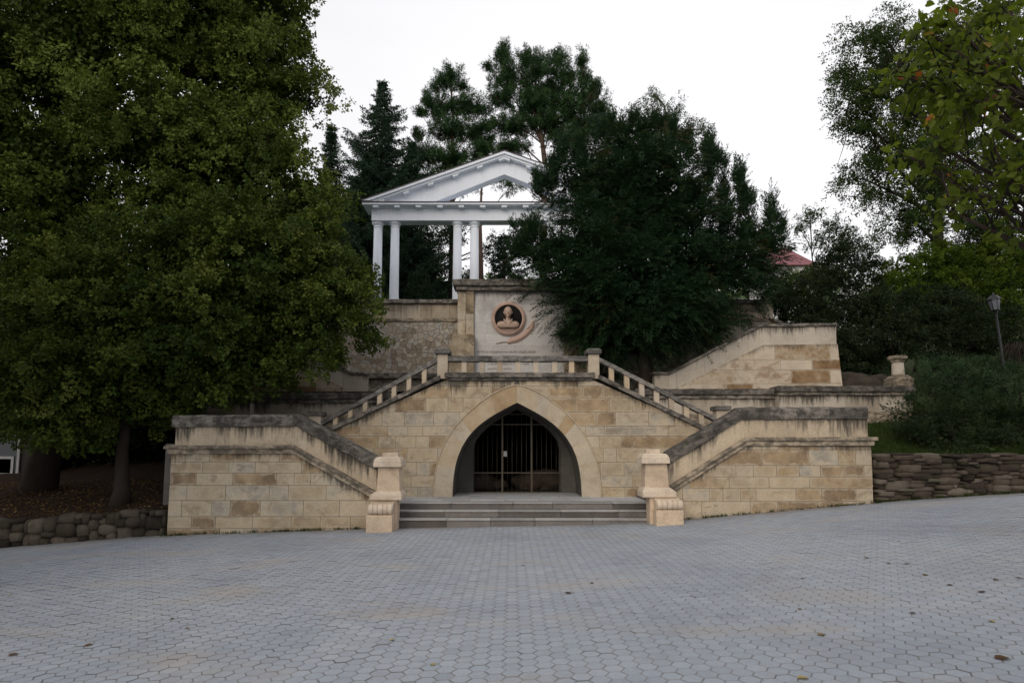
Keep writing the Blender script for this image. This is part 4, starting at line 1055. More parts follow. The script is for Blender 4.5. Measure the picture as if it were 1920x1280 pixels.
mat_band = stone_mat('squared_facing', [(0, (0.30, 0.24, 0.17)), (0.5, (0.42, 0.35, 0.265)), (1, (0.48, 0.42, 0.34))], ((0.20, 0.165, 0.12), 0.012, 0.02), stain=0.5, bump=0.5)
mb.build('squared_band', mat_band, ret, fix=False)
mb = MB(); mb.box(xa, xb, YR + 0.024, YR + 0.5, z_b2 - 0.01, z_t2); mb.build('wall_core', mat_body, ret)
mb = MB(); strip_prism(mb, [(xa, rz(597)), (xb, rz(597))], M(6, YR), YR - 0.05, YR + 0.3, rnd=rnd2, tint=(0.3, 0.9)); mb.build('ledge', mat_string, ret, 0.012)
mb = MB(); strip_prism(mb, [(xa, rz(562)), (xb, rz(562))], M(7.5, YR), YR - 0.09, YR + 0.6, rnd=rnd2, tint=(0.2, 0.9), jit=0.01, joint=0.8); mb.build('coping', mat_coping, ret, 0.015)
mb = MB(); strip_prism(mb, [(xa, rz(701)), (xb, rz(701))], M(10, YR), YR - 0.30, YR - 0.002, rnd=rnd2, tint=(0.0, 0.6)); mb.build('foot_ledge', mat_coping, ret, 0.015)
# low steps between flank wall and platform
for i, (sg, lab) in enumerate(((-1, 'dark low stair at the foot of the irregular stone facing, left'), (1, 'dark low stair behind the right balustrade below the yew'))):
    st_ = thing('stair_flight', lab, 'stairs', (sg * 4.0, 20.3, 3.4))
    for k in range(4):
        mb = MB(); x0 = 4.7 + 0.32 * k; mb.box(min(sg * x0, sg * (x0 + 3)), max(sg * x0, sg * (x0 + 3)), 19.96, 21.18, 3.38 + 0.15 * k, 3.38 + 0.15 * (k + 1), random.random()); mb.build('step', mat_step, st_, 0.01)

# ------------------------------------------------------------------ white colonnade
YC = 27.0
tem = thing('white_colonnade', 'white classical colonnade with open pediment on the upper terrace', 'pavilion', (-0.3, YC, 6.4))
tz = lambda v, Y=YC: XZ(960, v, Y)[1]
tx = lambda u, v, Y=YC: XZ(u, v, Y)[0]
BD = 0.30
xL, xR = tx(699.5, 405), tx(1192, 405); xmid = (xL + xR) / 2
z_ar0, z_ar1, z_fr = tz(418), tz(396), tz(384)
mb = MB(); mb.box(xL, xR, YC - BD, YC + BD, z_ar0, z_ar1 - 0.002); mb.build('architrave', mat_white, tem, 0.01)
mb = MB(); mb.box(xL - 0.05, xR + 0.05, YC - BD - 0.05, YC + BD + 0.05, z_ar1, z_ar1 + 0.07); mb.box(xL - 0.02, xR + 0.02, YC - BD - 0.02, YC + BD + 0.02, z_ar1 + 0.072, z_fr); mb.build('frieze', mat_white, tem, 0.006)
pj = 0.34
z_c1 = tz(377, YC - BD - pj); z_c0 = tz(383, YC - BD - pj)
cL, cR = xL - pj, xR + pj
mb = MB(); mb.box(cL, cR, YC - BD - pj, YC + BD + pj, z_c0, z_c1 - 0.06)
mb.frustum(xL - 0.06, xR + 0.06, YC - BD - 0.06, YC + BD + 0.06, z_fr + 0.001, cL + 0.03, cR - 0.03, YC - BD - pj + 0.03, YC + BD + pj - 0.03, z_c0 - 0.001)
mb.build('cornice', mat_white, tem, 0.008)
mb = MB(); mb.box(cL - 0.03, cR + 0.03, YC - BD - pj - 0.03, YC + BD + pj + 0.03, z_c1 - 0.059, z_c1 - 0.02); mb.build('cornice_flashing', mat_roofdark, tem)
for i in range(13):
    x = xL + 0.22 + (xR - xL - 0.44) * i / 12
    mb = MB(); mb.box(x - 0.12, x + 0.12, YC - BD - pj + 0.05, YC - BD - 0.065, z_c0 - 0.10, z_c0 - 0.003); mb.build('mutule', mat_white, tem, 0.006)
# raking pediment
apex = P(947, 283, YC - BD - pj); z_ap = apex.z; xa_ = xmid
tipL = (cL - 0.02, z_c1 + 0.02); tipR = (cR + 0.02, z_c1 + 0.02)
sl = (z_ap - tipL[1]) / (xa_ - tipL[0])
def rake(off_out, off_in, y0, y1, name, mat, bev=0.006, z_floor=None):
    mb = MB()
    ang_ = math.sqrt(1 + sl * sl)
    o1, i1 = off_out * ang_, off_in * ang_
    zf_ = z_floor if z_floor is not None else tipL[1]
    xo = lambda off: tipL[0] + off / sl + (zf_ - tipL[1]) / sl
    for s in (1, -1):
        mx_ = lambda x: x if s > 0 else 2 * xa_ - x
        poly = [(mx_(xo(o1)), zf_), (mx_(xo(i1)), zf_), (mx_(xa_), z_ap - i1), (mx_(xa_), z_ap - o1)]
        if s < 0: poly.reverse()
        mb.prism(poly, y0, y1)
    return mb.build(name, mat, tem, bev)
k_ = M(1, YC)
rake(0.0, k_ * 5, YC - BD - pj - 0.02, YC + BD + pj + 0.02, 'raking_cornice', mat_white)
rake(k_ * 5.02, k_ * 9.2, YC - BD - pj + 0.06, YC + BD + pj - 0.06, 'raking_moulding', mat_white)
rake(-k_ * 1.4, -k_ * 0.03, YC - BD - pj - 0.05, YC + BD + pj + 0.05, 'roof_sheet', mat_roofdark)
# tympanum band with open triangle
inner_ap = P(947, 327, YC - BD - 0.0).z
mb = MB(); zf_ = z_c1 - 0.018
sl_in = (inner_ap - zf_) / (xa_ - tx(802, 376, YC - BD))
offi = k_ * 9.0 * math.sqrt(1 + sl * sl)
for s in (1, -1):
    m_ = lambda x: x if s > 0 else 2 * xa_ - x
    xin = tx(802, 376, YC - BD)
    poly = [(m_(tipL[0] + (offi + zf_ - tipL[1]) / sl), zf_), (m_(xin), zf_), (m_(xa_), inner_ap), (m_(xa_), z_ap - offi)]
    if s < 0: poly.reverse()
    mb.prism(poly, YC - BD, YC + BD - 0.1)
mb.build('pediment_band', mat_white, tem, 0.006)
for i in range(6):
    for s in ((1, -1) if i < 5 else (1,)):
        t = 0.135 + 0.173 * i
        x = tipL[0] + (xa_ - tipL[0]) * min(t, 1.0); z = tipL[1] + (x - tipL[0]) * sl - k_ * 9.3 * math.sqrt(1 + sl * sl)
        mb = MB(); w = 0.12; d = 0.09
        if i < 5:
            pts = [(x - w, z - w * sl - d), (x + w, z + w * sl - d), (x + w, z + w * sl), (x - w, z - w * sl)]
            if s < 0: pts = [(2 * xa_ - px, pz) for px, pz in pts][::-1]
        else:
            x = xa_; z = z_ap - k_ * 9.3 * math.sqrt(1 + sl * sl)
            pts = [(x - 2 * w, z - 2 * w * sl - d), (x, z - d), (x + 2 * w, z - 2 * w * sl - d), (x + 2 * w, z - 2 * w * sl), (x, z), (x - 2 * w, z - 2 * w * sl)]
        mb.prism(pts, YC - BD - pj + 0.09, YC - BD - 0.002); mb.build('mutule', mat_white, tem, 0.006)
# columns
col_us = [708, 740, 857.5, 889.5]
xs_c = [tx(u, 480) for u in col_us]; xs_c = xs_c + [2 * xmid - x for x in xs_c[::-1]]
for x in xs_c:
    zc = z_ar0; z0 = 6.42; r = 0.205
    mb = MB(); mb.lathe([(r * 1.18, 0.0), (r * 1.18, 0.10), (r * 1.04, 0.13), (r * 1.03, 0.6), (r * 1.0, 1.6), (r * 0.95, 2.6), (r * 0.88, zc - z0 - 0.25)], (x, YC, z0), 28); co = mb.build('column', mat_white, tem)
    mb = MB(); h0 = zc - z0
    mb.lathe([(r * 0.88, h0 - 0.249), (r * 0.95, h0 - 0.24), (r * 0.95, h0 - 0.22), (r * 0.89, h0 - 0.21), (r * 0.92, h0 - 0.15), (r * 1.15, h0 - 0.10), (r * 1.27, h0 - 0.06), (r * 1.27, h0 - 0.002)], (x, YC, z0), 28)
    mb.build('capital', mat_white, co)
# ------------------------------------------------------------------ banks, lawn and hill
def nz(x, y, s=0.5, a=0.15):
    return a * (np.sin(x * s * 1.7 + 1.3) * np.cos(y * s * 1.3 + 0.4) + 0.5 * np.sin(x * s * 3.9 + y * s * 2.7))
def hl(x, y):   # left bank
    z = np.interp(y, [14.7, 15.2, 17, 20, 24, 30, 40], [0.10, 0.25, 0.5, 0.85, 1.9, 5.6, 8.5])
    return z + nz(x, y, 0.9, 0.05) + (x + 8) * 0.03
grid_sheet('soil_bank', np.linspace(-40, -5.95, 60), np.linspace(14.75, 34, 40), lambda x, y: np.where(x > -8.05, np.minimum(hl(x, y), np.where(y < 19.5, 0.2, 3.1)), hl(x, y)), mat_soil)
def hr(x, y):
    z = np.interp(y, [14.8, 15.4, 17, 18.9, 22, 26, 32, 40], [1.42, 1.55, 2.0, 2.5, 3.4, 4.6, 6.6, 9.0])
    return z + nz(x, y, 0.9, 0.05) + np.clip(x - 8, 0, 20) * 0.02
grid_sheet('lawn', np.linspace(8.3, 40, 60), np.linspace(14.85, 26, 40), hr, mat_turf)
grid_sheet('terrace', np.linspace(-9, 9.5, 12), np.linspace(18.95, 21.6, 5), lambda x, y: np.full_like(x, 3.38), mat_soil)
grid_sheet('upper_terrace', np.linspace(-14, 7.4, 10), np.linspace(21.9, 33, 8), lambda x, y: np.full_like(x, 6.4), mat_turf)
def hh(x, y):
    z = np.interp(y, [24, 30, 40, 55, 80, 110, 150], [4.0, 6.0, 8.2, 10.5, 17, 25, 28])
    return z + nz(x, y, 0.15, 0.7)
grid_sheet('hill', np.linspace(-150, 150, 70), np.linspace(25, 160, 40), lambda x, y: np.where((np.abs(x) < 15) & (y < 34), np.minimum(hh(x, y), 6.2), hh(x, y)), mat_turf)

# ------------------------------------------------------------------ rough stone walls at the sides
def boxy(mb, c, size, seed, tint, power=0.55):
    n = 4; off = Vector((seed * 1.37, seed * 2.11, seed * 0.73))
    bm = bmesh.new(); bmesh.ops.create_cube(bm, size=2.0); bmesh.ops.subdivide_edges(bm, edges=bm.edges[:], cuts=3, use_grid_fill=True)
    vs = []
    for v in bm.verts:
        p = v.co.copy(); q = p.normalized() * 1.25
        p = p.lerp(q, power)
        d = 1 + 0.16 * mnoise.noise(p * 1.2 + off) + 0.09 * mnoise.noise(p * 3.3 + off)
        vs.append((c[0] + p.x * d * size[0], c[1] + p.y * d * size[1], c[2] + p.z * d * size[2]))
    fs = [tuple(v.index for v in f.verts) for f in bm.faces]; bm.free()
    mb.raw(vs, fs, tint, smooth=True)
def rubble(label, xa, xb, ztop, Y, seed, flat, mat):
    rnd = random.Random(seed)
    root = thing('rubble_wall', label, 'wall', ((xa + xb) / 2, Y + 0.2, float(gz((xa + xb) / 2))))
    mb = MB(); x = xa
    # columns-free irregular packing: rows whose height wanders
    zline = {}
    nrow = 0
    step = 0.04; N = int((xb - xa) / step) + 1
    xs = np.linspace(xa, xb, N); lev = gz(xs) - 0.06; topz = np.array([ztop(q) for q in xs])
    for it in range(4000):
        i = int(np.argmin(lev - topz))
        if lev[i] >= topz[i] - 0.04: break
        w = rnd.uniform(0.16, 0.52) if flat else rnd.uniform(0.18, 0.44); h = w * rnd.uniform(0.17, 0.42) if flat else w * rnd.uniform(0.45, 0.95)
        h = min(max(h, 0.06), 0.30)
        j0 = i
        while j0 > 0 and abs(lev[j0 - 1] - lev[i]) < 0.03 and (i - j0) * step < w / 2: j0 -= 1
        j1 = min(N - 1, j0 + int(w / step)); 
        while j1 > i and lev[j1] > lev[i] + 0.07: j1 -= 1
        ww = max((j1 - j0 + 1) * step, 0.09)
        z0 = float(np.mean(lev[j0:j1 + 1])); h = min(h, float(np.mean(topz[j0:j1 + 1])) - z0 + 0.04)
        if h < 0.045: lev[j0:j1 + 1] = topz[j0:j1 + 1]; continue
        xc = (xs[j0] + xs[j1]) / 2
        boxy(mb, (xc, Y + 0.16 + rnd.uniform(-0.06, 0.07), z0 + h / 2), (ww / 2 * 1.06, 0.19, h / 2 * 1.10), rnd.uniform(0, 90), rnd.uniform(0, 1), rnd.uniform(0.25, 0.7) if flat else rnd.uniform(0.55, 0.95))
        lev[j0:j1 + 1] = z0 + h
    mb.build('stones', mat, root, fix=False)
    mb = MB(); n = 24
    for i in range(n):
        a, b = xa + (xb - xa) * i / n, xa + (xb - xa) * (i + 1) / n
        mb.prism([(a, float(gz(a)) - 0.4), (b, float(gz(b)) - 0.4), (b, ztop(b) - 0.07), (a, ztop(a) - 0.07)], Y + 0.17, Y + 0.5)
    mb.build('earth_core', mat_soil, root)
    return root
zr0 = XZ(1640, 853, 14.7)[1]; zr1 = XZ(1920, 852, 14.7)[1]
rubble('rough dry stone wall of flat brown stones holding up the lawn', XZ(1636, 900, 14.7)[0], 17.0, lambda x: zr0 + 0.01 * math.sin(x * 3), 14.55, 4, True, mat_darkrock)
zl0 = XZ(310, 957, 14.7)[1]; zl1 = XZ(0, 976, 14.7)[1]; xl0 = XZ(312, 957, 14.7)[0]; xl1 = XZ(0, 976, 14.7)[0]
rubble('low rough wall of rounded stones in shade under the lime tree', -17.0, xl0 + 0.02, lambda x: zl0 + (zl1 - zl0) * (xl0 - x) / (xl0 - xl1) + 0.025 * math.sin(x * 4.2), 14.55, 8, False, mat_shaderock)
# rocky outcrop behind the right terrace wall
for i, (u, v, rr, lab) in enumerate(((1610, 705, 0.75, 'dark rock beside the right flank wall, above the terrace wall'), (1650, 700, 0.6, 'dark rock left of the turned stone pillar'), (1590, 690, 0.5, 'dark rock tucked against the battered end of the flank wall'))):
    p = P(u, v, 20.4); mb = MB(); rock_mesh(mb, (p.x, p.y, p.z - 0.45), rr, 30 + i, 0.1, (1.3, 0.8, 0.7), 3); tag(mb.build('rock', mat_darkrock), lab, 'rock', 'rocks above the terrace wall')

# ------------------------------------------------------------------ lamp post, houses, kiosk
Yl = 18.4
lb = P(1893, 760, Yl); lt = P(1862, 552, Yl)
gzl = float(hr(np.array(lb.x), np.array(Yl)))
lamp = thing('street_lamp', 'slender black street lamp with lantern among the bushes', 'lamp', (lb.x, Yl, gzl))
d = (lt - lb); bt = lb + d * ((gzl - 0.2 - lb.z) / d.z)
mb = MB(); top = lb + d * 0.83; mb.tube([bt, bt + (top - bt) * 0.15, bt + (top - bt) * 0.16, top], [0.055, 0.05, 0.035, 0.028], 10); mb.build('pole', mat_blackmetal, lamp)
ld = d.normalized(); e1 = Vector((1, 0, 0)); e1 = (e1 - ld * e1.dot(ld)).normalized(); e2 = ld.cross(e1)
def ring(c, r, n=6, ph=0.5): return [c + (e1 * math.cos(2 * math.pi * (k + ph) / n) + e2 * math.sin(2 * math.pi * (k + ph) / n)) * r for k in range(n)]
hL = M(26, Yl); base = top + ld * 0.02
def fr(name, levels, mat, parent, n=6):
    mb = MB(); rs = [ring(base + ld * h, r, n) for h, r in levels]; vs = [q for r in rs for q in r]
    fs = [(i * n + k, i * n + (k + 1) % n, (i + 1) * n + (k + 1) % n, (i + 1) * n + k) for i in range(len(rs) - 1) for k in range(n)] + [tuple(range(n))[::-1], tuple((len(rs) - 1) * n + k for k in range(n))]
    mb.raw(vs, fs); return mb.build(name, mat, parent)
fr('lantern_base', [(-0.02, 0.05), (0.03, 0.06), (0.05, 0.115), (0.075, 0.12)], mat_blackmetal, lamp)
gl = fr('lantern_glass', [(0.076, 0.105), (0.076 + hL * 0.75, 0.15)], mat_glass_lamp, lamp)
for k in range(6):
    a = ring(base + ld * 0.077, 0.11)[k]; b = ring(base + ld * (0.076 + hL * 0.75), 0.157)[k]
    mb = MB(); mb.tube([a, b], 0.011, 6); mb.build('lantern_bar', mat_blackmetal, gl)
fr('lantern_roof', [(0.077 + hL * 0.75, 0.19), (0.10 + hL * 0.75, 0.185), (0.20 + hL * 0.75, 0.09), (0.23 + hL * 0.75, 0.03), (0.30 + hL * 0.75, 0.012)], mat_blackmetal, lamp)

def house(label, uc, vb, vt, Y, wpx, depth, roofmat, hip):
    a = P(uc - wpx / 2, vb, Y); b = P(uc + wpx / 2, vb, Y); x0, x1 = a.x, b.x; ze = P(uc, vb, Y).z; zr = P(uc, vt, Y + depth / 2).z
    zg = float(hh(np.array((x0 + x1) / 2), np.array(Y))) - 0.3
    r = thing('house', label, 'house', ((x0 + x1) / 2, Y, zg))
    mb = MB(); mb.box(x0, x1, Y, Y + depth, zg, ze); mb.build('wall', mat_housewall, r)
    mb = MB(); o = 0.35; xm = (x0 + x1) / 2
    if hip: mb.frustum(x0 - o, x1 + o, Y - o, Y + depth + o, ze + 0.001, xm - 0.7, xm + 0.7, Y + depth / 2 - 0.1, Y + depth / 2 + 0.1, zr)
    else:
        vs = [(x0 - o, Y - o, ze), (x1 + o, Y - o, ze), (x1 + o, Y + depth + o, ze), (x0 - o, Y + depth + o, ze), (x0 - o, Y + depth / 2, zr), (x1 + o, Y + depth / 2, zr)]
        mb.raw(vs, [(0, 1, 5, 4), (2, 3, 4, 5), (0, 4, 3), (1, 2, 5), (3, 2, 1, 0)])
    mb.build('roof', roofmat, r)
    for k in range(2):
        wx = x0 + (x1 - x0) * (0.22 + 0.4 * k); w = (x1 - x0) * 0.16
        mb = MB(); mb.box(wx, wx + w, Y - 0.05, Y - 0.003, ze - 1.9, ze - 0.6); wf = mb.build('window', mat_whitewood, r)
        mb = MB(); mb.box(wx + 0.07, wx + w - 0.07, Y - 0.07, Y - 0.052, ze - 1.83, ze - 0.67); mb.build('pane', mat_darkglass, wf)
house('distant house with a red roof above the hedges', 1492, 499, 466, 44, 60, 6, mat_redroof, True)
mat_paleroof = simple('pale_sheet_roof', (0.62, 0.62, 0.62), 0.4)
house('distant white house with a pale roof behind the bright bushes', 1672, 540, 522, 42, 50, 6, mat_paleroof, False)
house('pale building glimpsed between the yew and the upper parapet', 1398, 592, 560, 30.5, 40, 4, mat_roofdark, False)

Yk = 21.0
k0 = P(-60, 900, Yk); k1 = P(92, 830, Yk)
zkg = float(hl(np.array(k0.x), np.array(Yk)))
kio = thing('kiosk', 'dark kiosk with white window frames in deep shade at the left edge', 'kiosk', ((k0.x + k1.x) / 2, Yk, zkg))
mb = MB(); mb.box(k0.x - 1.5, k1.x + 0.05, Yk, Yk + 2.2, zkg - 0.3, 3.6); mb.build('wall', mat_darkwood, kio)
mb = MB(); mb.box(k0.x - 1.7, k1.x + 0.3, Yk - 0.3, Yk + 2.5, 3.601, 3.8); mb.build('roof', mat_darkwood, kio)
def frame(u0, u1, v0, v1, sub=True):
    (x0, z1), (x1, z0) = XZ(u0, v0, Yk), XZ(u1, v1, Yk); t = 0.085
    mb = MB(); mb.box(x0, x0 + t, Yk - 0.06, Yk - 0.002, z0, z1); mb.box(x1 - t, x1, Yk - 0.06, Yk - 0.002, z0, z1)
    mb.box(x0 + t + .001, x1 - t - .001, Yk - 0.06, Yk - 0.002, z0, z0 + t * 0.5); mb.box(x0 + t + .001, x1 - t - .001, Yk - 0.06, Yk - 0.002, z1 - t, z1)
    w = mb.build('window_frame', mat_whitewood, kio)
    mb = MB(); mb.box(x0 + t, x1 - t, Yk - 0.03, Yk - 0.001, z0 + t * 0.5, z1 - t); mb.build('pane', mat_redpane if sub else mat_darkglass, w)
frame(-30, 26, 855, 889); frame(-60, 36, 790, 893.5, False); frame(80, 92, 800, 872, False)

# ------------------------------------------------------------------ foliage
def norm(a): return a / np.maximum(np.linalg.norm(a, axis=1, keepdims=True), 1e-9)
def leaf_quads(pos, d, nrm, L, W, fold=0.15):
    """rhombic leaves: base, side, tip, side"""
    s = norm(np.cross(d, nrm)); up = norm(np.cross(s, d))
    n = len(pos); V = np.zeros((n, 4, 3))
    L = L[:, None]; W = W[:, None]
    V[:, 0] = pos; V[:, 2] = pos + d * L
    mid = pos + d * L * 0.45 + up * (W * fold)
    V[:, 1] = mid + s * W * 0.5; V[:, 3] = mid - s * W * 0.5
    f = (np.arange(n) * 4)[:, None] + np.array([0, 1, 2, 3])[None, :]
    return V.reshape(-1, 3), f.reshape(-1)
def heart_leaves(pos, d, nrm, L, W):
    s = norm(np.cross(d, nrm)); up = norm(np.cross(s, d)); n = len(pos)
    prof = [(0.0, 0.0, 0), (-0.06, 0.28, 0.03), (0.18, 0.5, 0.06), (0.55, 0.40, 0.03), (1.0, 0.0, -0.10), (0.55, -0.40, 0.03), (0.18, -0.5, 0.06), (-0.06, -0.28, 0.03)]
    V = np.zeros((n, 8, 3))
    for k, (a, b, c) in enumerate(prof):
        V[:, k] = pos + d * (L * a)[:, None] + s * (W * b)[:, None] + up * (W * c)[:, None]
    q = np.array([[0, 1, 2, 3], [0, 3, 4, 4], [0, 5, 6, 7]])
    q = np.array([[0, 1, 2, 3], [0, 3, 4, 5], [0, 5, 6, 7]])
    f = (np.arange(n) * 8)[:, None] + q.reshape(-1)[None, :]
    return V.reshape(-1, 3), f.reshape(-1), 3
def clumps_from_lobes(lobes, rng, per_m2, rmin=0.45, bias=2.2, upb=0.3, noise=0.22):
    """lobes: (u,v,Y,ru,rv,ry) -> clump centres and outward directions"""
    cs, ds, ls = [], [], []
    cen = [np.array(P(u, v, Y)) for u, v, Y, *_ in lobes]; rad = [np.array((M(ru, Y), ry, M(rv, Y))) for u, v, Y, ru, rv, ry in lobes]
    for i, (c, r) in enumerate(zip(cen, rad)):
        p = 1.6075; A = 4 * math.pi * (((r[0] * r[1]) ** p + (r[0] * r[2]) ** p + (r[1] * r[2]) ** p) / 3) ** (1 / p)
        n = max(4, int(A * per_m2))
        d = norm(rng.normal(size=(n, 3)))
        k1, k2 = rng.uniform(0, 9, 2)
        wob = 1 + noise * (np.sin(d[:, 0] * 5 + k1) * np.cos(d[:, 2] * 6 + k2) + 0.6 * np.sin(d[:, 0] * 11 + d[:, 2] * 9 + k2)) / 1.3
        t = rmin + (1 - rmin) * rng.random(n) ** (1 / bias)
        q = c + d * r * (t * wob)[:, None]
        keep = np.ones(n, bool)
        for j, (c2, r2) in enumerate(zip(cen, rad)):
            if j != i: keep &= (np.sum(((q - c2) / r2) ** 2, 1) > 0.42)
        q = q[keep]; dd = norm(d[keep] / r * r.mean()) ; dd = norm(dd + np.array((0, 0, upb)))
        cs.append(q); ds.append(dd); ls.append(np.full(len(q), i))
    return np.concatenate(cs), np.concatenate(ds), cen
def sprays(c, d, rng, n, length, radius, L, W, droop=0.1, along=0.5, flat=0.0, tint=(0.5, 0.2), lv=0.15):
    """n leaves per clump strewn along a spray of the given length and radius"""
    K = len(c); N = K * n
    ci = np.repeat(np.arange(K), n)
    cl = length * rng.uniform(0.6, 1.35, K)
    t = rng.random(N)
    dc = norm(d + rng.normal(0, 0.22, (K, 3)))
    perp = rng.normal(size=(N, 3)); dd = dc[ci]
    perp = perp - dd * np.sum(perp * dd, 1, keepdims=True); perp = norm(perp)
    rr = radius * np.sqrt(rng.random(N)) * (1.05 - 0.75 * t)
    perp[:, 2] *= (1 - flat)
    pos = c[ci] + dd * ((t - 0.4) * cl[ci])[:, None] + perp * rr[:, None]
    pos[:, 2] -= droop * (t ** 2) * cl[ci]
    ld = norm(dd * along + perp * (1 - along) * 1.2 + rng.normal(0, 0.35, (N, 3)) + np.array((0, 0, -droop)))
    nr = norm(rng.normal(0, 0.6, (N, 3)) + np.array((0, 0, 0.8)) + dd * 0.4)
    Ls = L * rng.uniform(0.5, 1.45, N); Ws = W * rng.uniform(0.7, 1.25, N)
    tn = np.clip(np.repeat(rng.normal(tint[0], tint[1], K), n) + rng.normal(0, lv, N), 0, 1)
    return pos, ld, nr, Ls, Ws, tn
def fronds(c, d, rng, n, length, L, W, droop=0.35, tint=(0.5, 0.15), lv=0.07):
    """flat feathery sprays: leaflets on both sides of an arching axis"""
    K = len(c); N = K * n; ci = np.repeat(np.arange(K), n)
    Lk = length * rng.uniform(0.6, 1.4, K); dd = norm(d + rng.normal(0, 0.18, (K, 3)))
    sd = norm(np.cross(dd, np.array((0, 0, 1.0)) + rng.normal(0, 0.25, (K, 3)))); up = np.cross(sd, dd)
    t = rng.random(N); sg = np.where(rng.random(N) < 0.5, -1.0, 1.0)
    ax = dd[ci] - np.array((0, 0, 1.0)) * (2 * droop * t)[:, None]
    pos = c[ci] + dd[ci] * ((t - 0.3) * Lk[ci])[:, None]; pos[:, 2] -= droop * t ** 2 * Lk[ci]
    wid = 0.30 * np.clip(1.1 - t, 0.15, 1) * np.minimum(1, t * 4 + 0.2)
    pos = pos + sd[ci] * (sg * wid * rng.random(N) * Lk[ci])[:, None]
    ld = norm(norm(ax) * 0.75 + sd[ci] * (sg * 0.55)[:, None] + rng.normal(0, 0.16, (N, 3)) + np.array((0, 0, -0.25 * droop)))
    nr = norm(up[ci] + rng.normal(0, 0.35, (N, 3)))
    tn = np.clip(np.repeat(rng.normal(tint[0], tint[1], K), n) + (t - 0.5) * 0.25 + rng.normal(0, lv, N), 0, 1)
    return [pos, ld, nr, L * rng.uniform(.7, 1.3, N) * (1.15 - 0.4 * t), W * rng.uniform(.8, 1.2, N), tn]
def crown(root, mat, lobes, seed, per_m2, n, length, radius, L, W, name='crown', rmin=0.45, bias=2.2, upb=0.3, noise=0.22, bough=0.0, fill=0.0, frond=False, **kw):
    """bough > 0: the clumps sit on the upper and outer side of boughs of that radius, with gaps between them; fill: leaves per m2 in the core"""
    rng = np.random.default_rng(seed)
    if not bough:
        c, d, cen = clumps_from_lobes(lobes, rng, per_m2, rmin, bias, upb, noise)
        s = fronds(c, d, rng, n, length, L, W, **kw) if frond else sprays(c, d, rng, n, length, radius, L, W, **kw)
    else:
        per = 0.50 / (bough * bough)
        bc, bd, cen = clumps_from_lobes(lobes, rng, per, rmin, bias, upb, noise)
        kb = max(4, int(per_m2 / per)); K = len(bc)
        br = bough * rng.uniform(0.55, 1.35, K)
        ci = np.repeat(np.arange(K), kb); N = len(ci)
        h = norm(rng.normal(size=(N, 3))); axis = norm(bd + np.array((0, 0, 0.35)))
        sgn = np.sum(h * axis[ci], 1); h = np.where((sgn < -0.15)[:, None], -h, h)
        sq = np.array((1.15, 1.15, 0.8))
        c = bc[ci] + h * sq * (br[ci] * (0.35 + 0.65 * rng.random(N) ** 0.5))[:, None]
        d = norm(h * 0.8 + axis[ci] * 0.6)
        s = fronds(c, d, rng, n, length, L, W, **kw) if frond else list(sprays(c, d, rng, n, length, radius, L, W, **kw))
        out = np.repeat(norm(h + np.array((0, 0, 0.5))), n, axis=0)
        if not frond: s[2] = norm(out * 0.9 + rng.normal(0, 0.45, out.shape))
        bt = rng.normal(0, 0.19, K)
        s[5] = np.clip(s[5] + np.repeat(bt[ci], n), 0, 1)
    if fill:  # core leaves take the darkest tints, inner shade of the crown put into colour
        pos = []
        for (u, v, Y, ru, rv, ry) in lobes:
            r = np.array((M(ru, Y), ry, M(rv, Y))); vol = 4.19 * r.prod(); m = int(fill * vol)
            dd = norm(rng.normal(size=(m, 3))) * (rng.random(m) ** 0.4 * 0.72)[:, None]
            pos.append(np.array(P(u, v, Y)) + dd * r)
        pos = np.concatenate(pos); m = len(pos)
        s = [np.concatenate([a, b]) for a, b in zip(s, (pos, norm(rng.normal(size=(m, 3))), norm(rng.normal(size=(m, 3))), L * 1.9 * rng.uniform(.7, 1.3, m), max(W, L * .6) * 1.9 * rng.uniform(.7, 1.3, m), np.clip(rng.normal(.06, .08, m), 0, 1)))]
    V, f = leaf_quads(*s[:5])
    return numpy_mesh(name, V, f, 4, mat, root, tint=s[5]), c, cen
